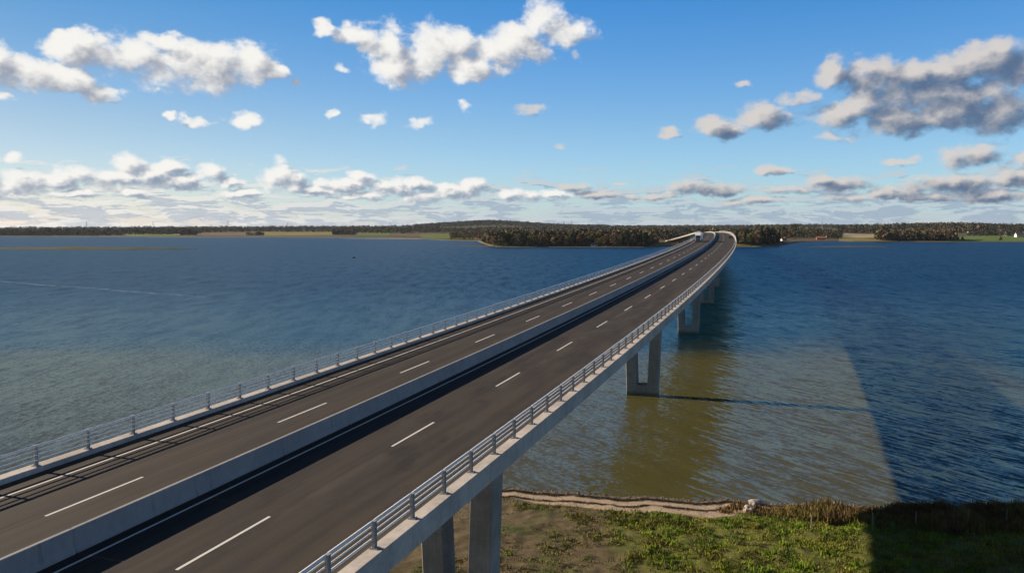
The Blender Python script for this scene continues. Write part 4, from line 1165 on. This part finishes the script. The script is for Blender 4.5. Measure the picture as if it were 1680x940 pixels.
mb = MB(); mb.box((0, 0.06, 0.52), (2.46, 0.26, 0.34)); obj('bumper', bevel(mb.make('bumper', M['grey']), 0.03), cabo)
mb = MB(); mb.box((0, 0.0, 2.86), (2.1, 0.34, 0.10)); obj('sun_visor', mb.make('sun_visor', M['grey']), cabo)
for s_ in (-1, 1):
    mb = MB(); mb.box((s_ * 0.98, 0.10, 0.86), (0.36, 0.10, 0.22)); obj('headlight', mb.make('headlight', M['lamp']), cabo)
    mb = MB(); mb.box((s_ * 1.42, -0.05, 2.25), (0.20, 0.14, 0.75)); mb.box((s_ * 1.30, -0.05, 2.55), (0.2, 0.05, 0.05)); obj('mirror', mb.make('mirror', M['grey']), cabo)
    mb = MB(); mb.box((s_ * 1.232, -0.85, 2.25), (0.03, 0.85, 0.8)); obj('side_window', mb.make('side_window', M['glass']), cabo)
mb = MB(); mb.box((0, -9.6, 2.58), (2.55, 13.4, 2.84)); obj('trailer', bevel(mb.make('trailer', M['tarp']), 0.04), lor)
mb = MB(); mb.box((0, -8.0, 0.95), (0.9, 14.0, 0.3)); mb.box((0, -5.5, 0.75), (2.3, 2.0, 0.6)); obj('chassis', mb.make('chassis', M['grey']), lor)
for yy_ in (-1.35, -4.4, -11.8, -13.1, -14.4):
    for s_ in (-1, 1): wheel(lor, s_ * 1.08, yy_, 0.5, 0.34)
# dark car driving away on the right carriageway
p = bpt(394.0, 7.6, 0.0)[0]
car = empty('car', tuple(p), -float(heading(394.0)), 'dark estate car driving away near the right railing at the far crest', 'car')
body = [(2.25, 0.42), (2.28, 0.66), (2.0, 0.86), (1.15, 0.96), (-2.15, 1.00), (-2.28, 0.8), (-2.28, 0.38)]
mb = MB(); mb.prism(body, -0.9, 0.9); bo = obj('body', bevel(recalc(mb.make('body', M['darkcar'])), 0.05, 2), car)
cabp = [(1.1, 0.95), (0.35, 1.42), (-1.6, 1.45), (-2.1, 0.98)]
mb = MB(); mb.prism(cabp, -0.74, 0.74); obj('roof', bevel(recalc(mb.make('roof', M['darkcar'])), 0.05, 2), bo)
mb = MB(); mb.add([(-0.62, -2.12, 1.02), (0.62, -2.12, 1.02), (0.6, -1.72, 1.38), (-0.6, -1.72, 1.38), (-0.62, -2.09, 1.0), (0.62, -2.09, 1.0), (0.6, -1.69, 1.36), (-0.6, -1.69, 1.36)], [(0, 1, 2, 3), (7, 6, 5, 4), (0, 4, 5, 1), (2, 6, 7, 3)])
obj('rear_window', recalc(mb.make('rear_window', M['glass'])), bo)
for s_ in (-1, 1):
    mb = MB(); mb.prism([(0.9, 1.0), (0.3, 1.36), (-1.5, 1.38), (-1.8, 1.02)], s_ * 0.735, s_ * 0.755); obj('side_window', recalc(mb.make('side_window', M['glass'])), bo)
    mb = MB(); mb.box((s_ * 0.74, -2.285, 0.82), (0.26, 0.04, 0.2)); obj('tail_light', mb.make('tail_light', M['red']), bo)
    mb = MB(); mb.box((s_ * 0.7, 2.22, 0.7), (0.3, 0.1, 0.14)); obj('headlight', mb.make('headlight', M['lamp']), bo)
    mb = MB(); mb.box((s_ * 1.0, 0.75, 1.0), (0.2, 0.1, 0.14)); obj('mirror', mb.make('mirror', M['darkcar']), bo)
    for yy_ in (-1.35, 1.4): wheel(car, s_ * 0.80, yy_, 0.33, 0.22)
mb = MB(); mb.box((0, -2.29, 0.62), (0.52, 0.02, 0.11)); obj('number_plate', mb.make('number_plate', M['paint']), bo)

# ------------------------------------------------------------------ thin autumn haze
hm = bpy.data.materials.new('haze'); hm.use_nodes = True
ht = hm.node_tree
for n in list(ht.nodes): ht.nodes.remove(n)
ho = ht.nodes.new('ShaderNodeOutputMaterial'); hv = ht.nodes.new('ShaderNodeVolumePrincipled')
hv.inputs['Color'].default_value = (0.80, 0.88, 1.0, 1); hv.inputs['Density'].default_value = HAZE
hv.inputs['Anisotropy'].default_value = 0.2
ht.links.new(hv.outputs[0], ho.inputs['Volume'])
mb = MB(); mb.box((0, 6500, 44), (30000, 20000, 96))
obj('haze', mb.make('haze', hm), kind='stuff')

# ------------------------------------------------------------------ render settings the scene wants
try:
    scene.cycles.max_bounces = 6
except Exception:
    pass
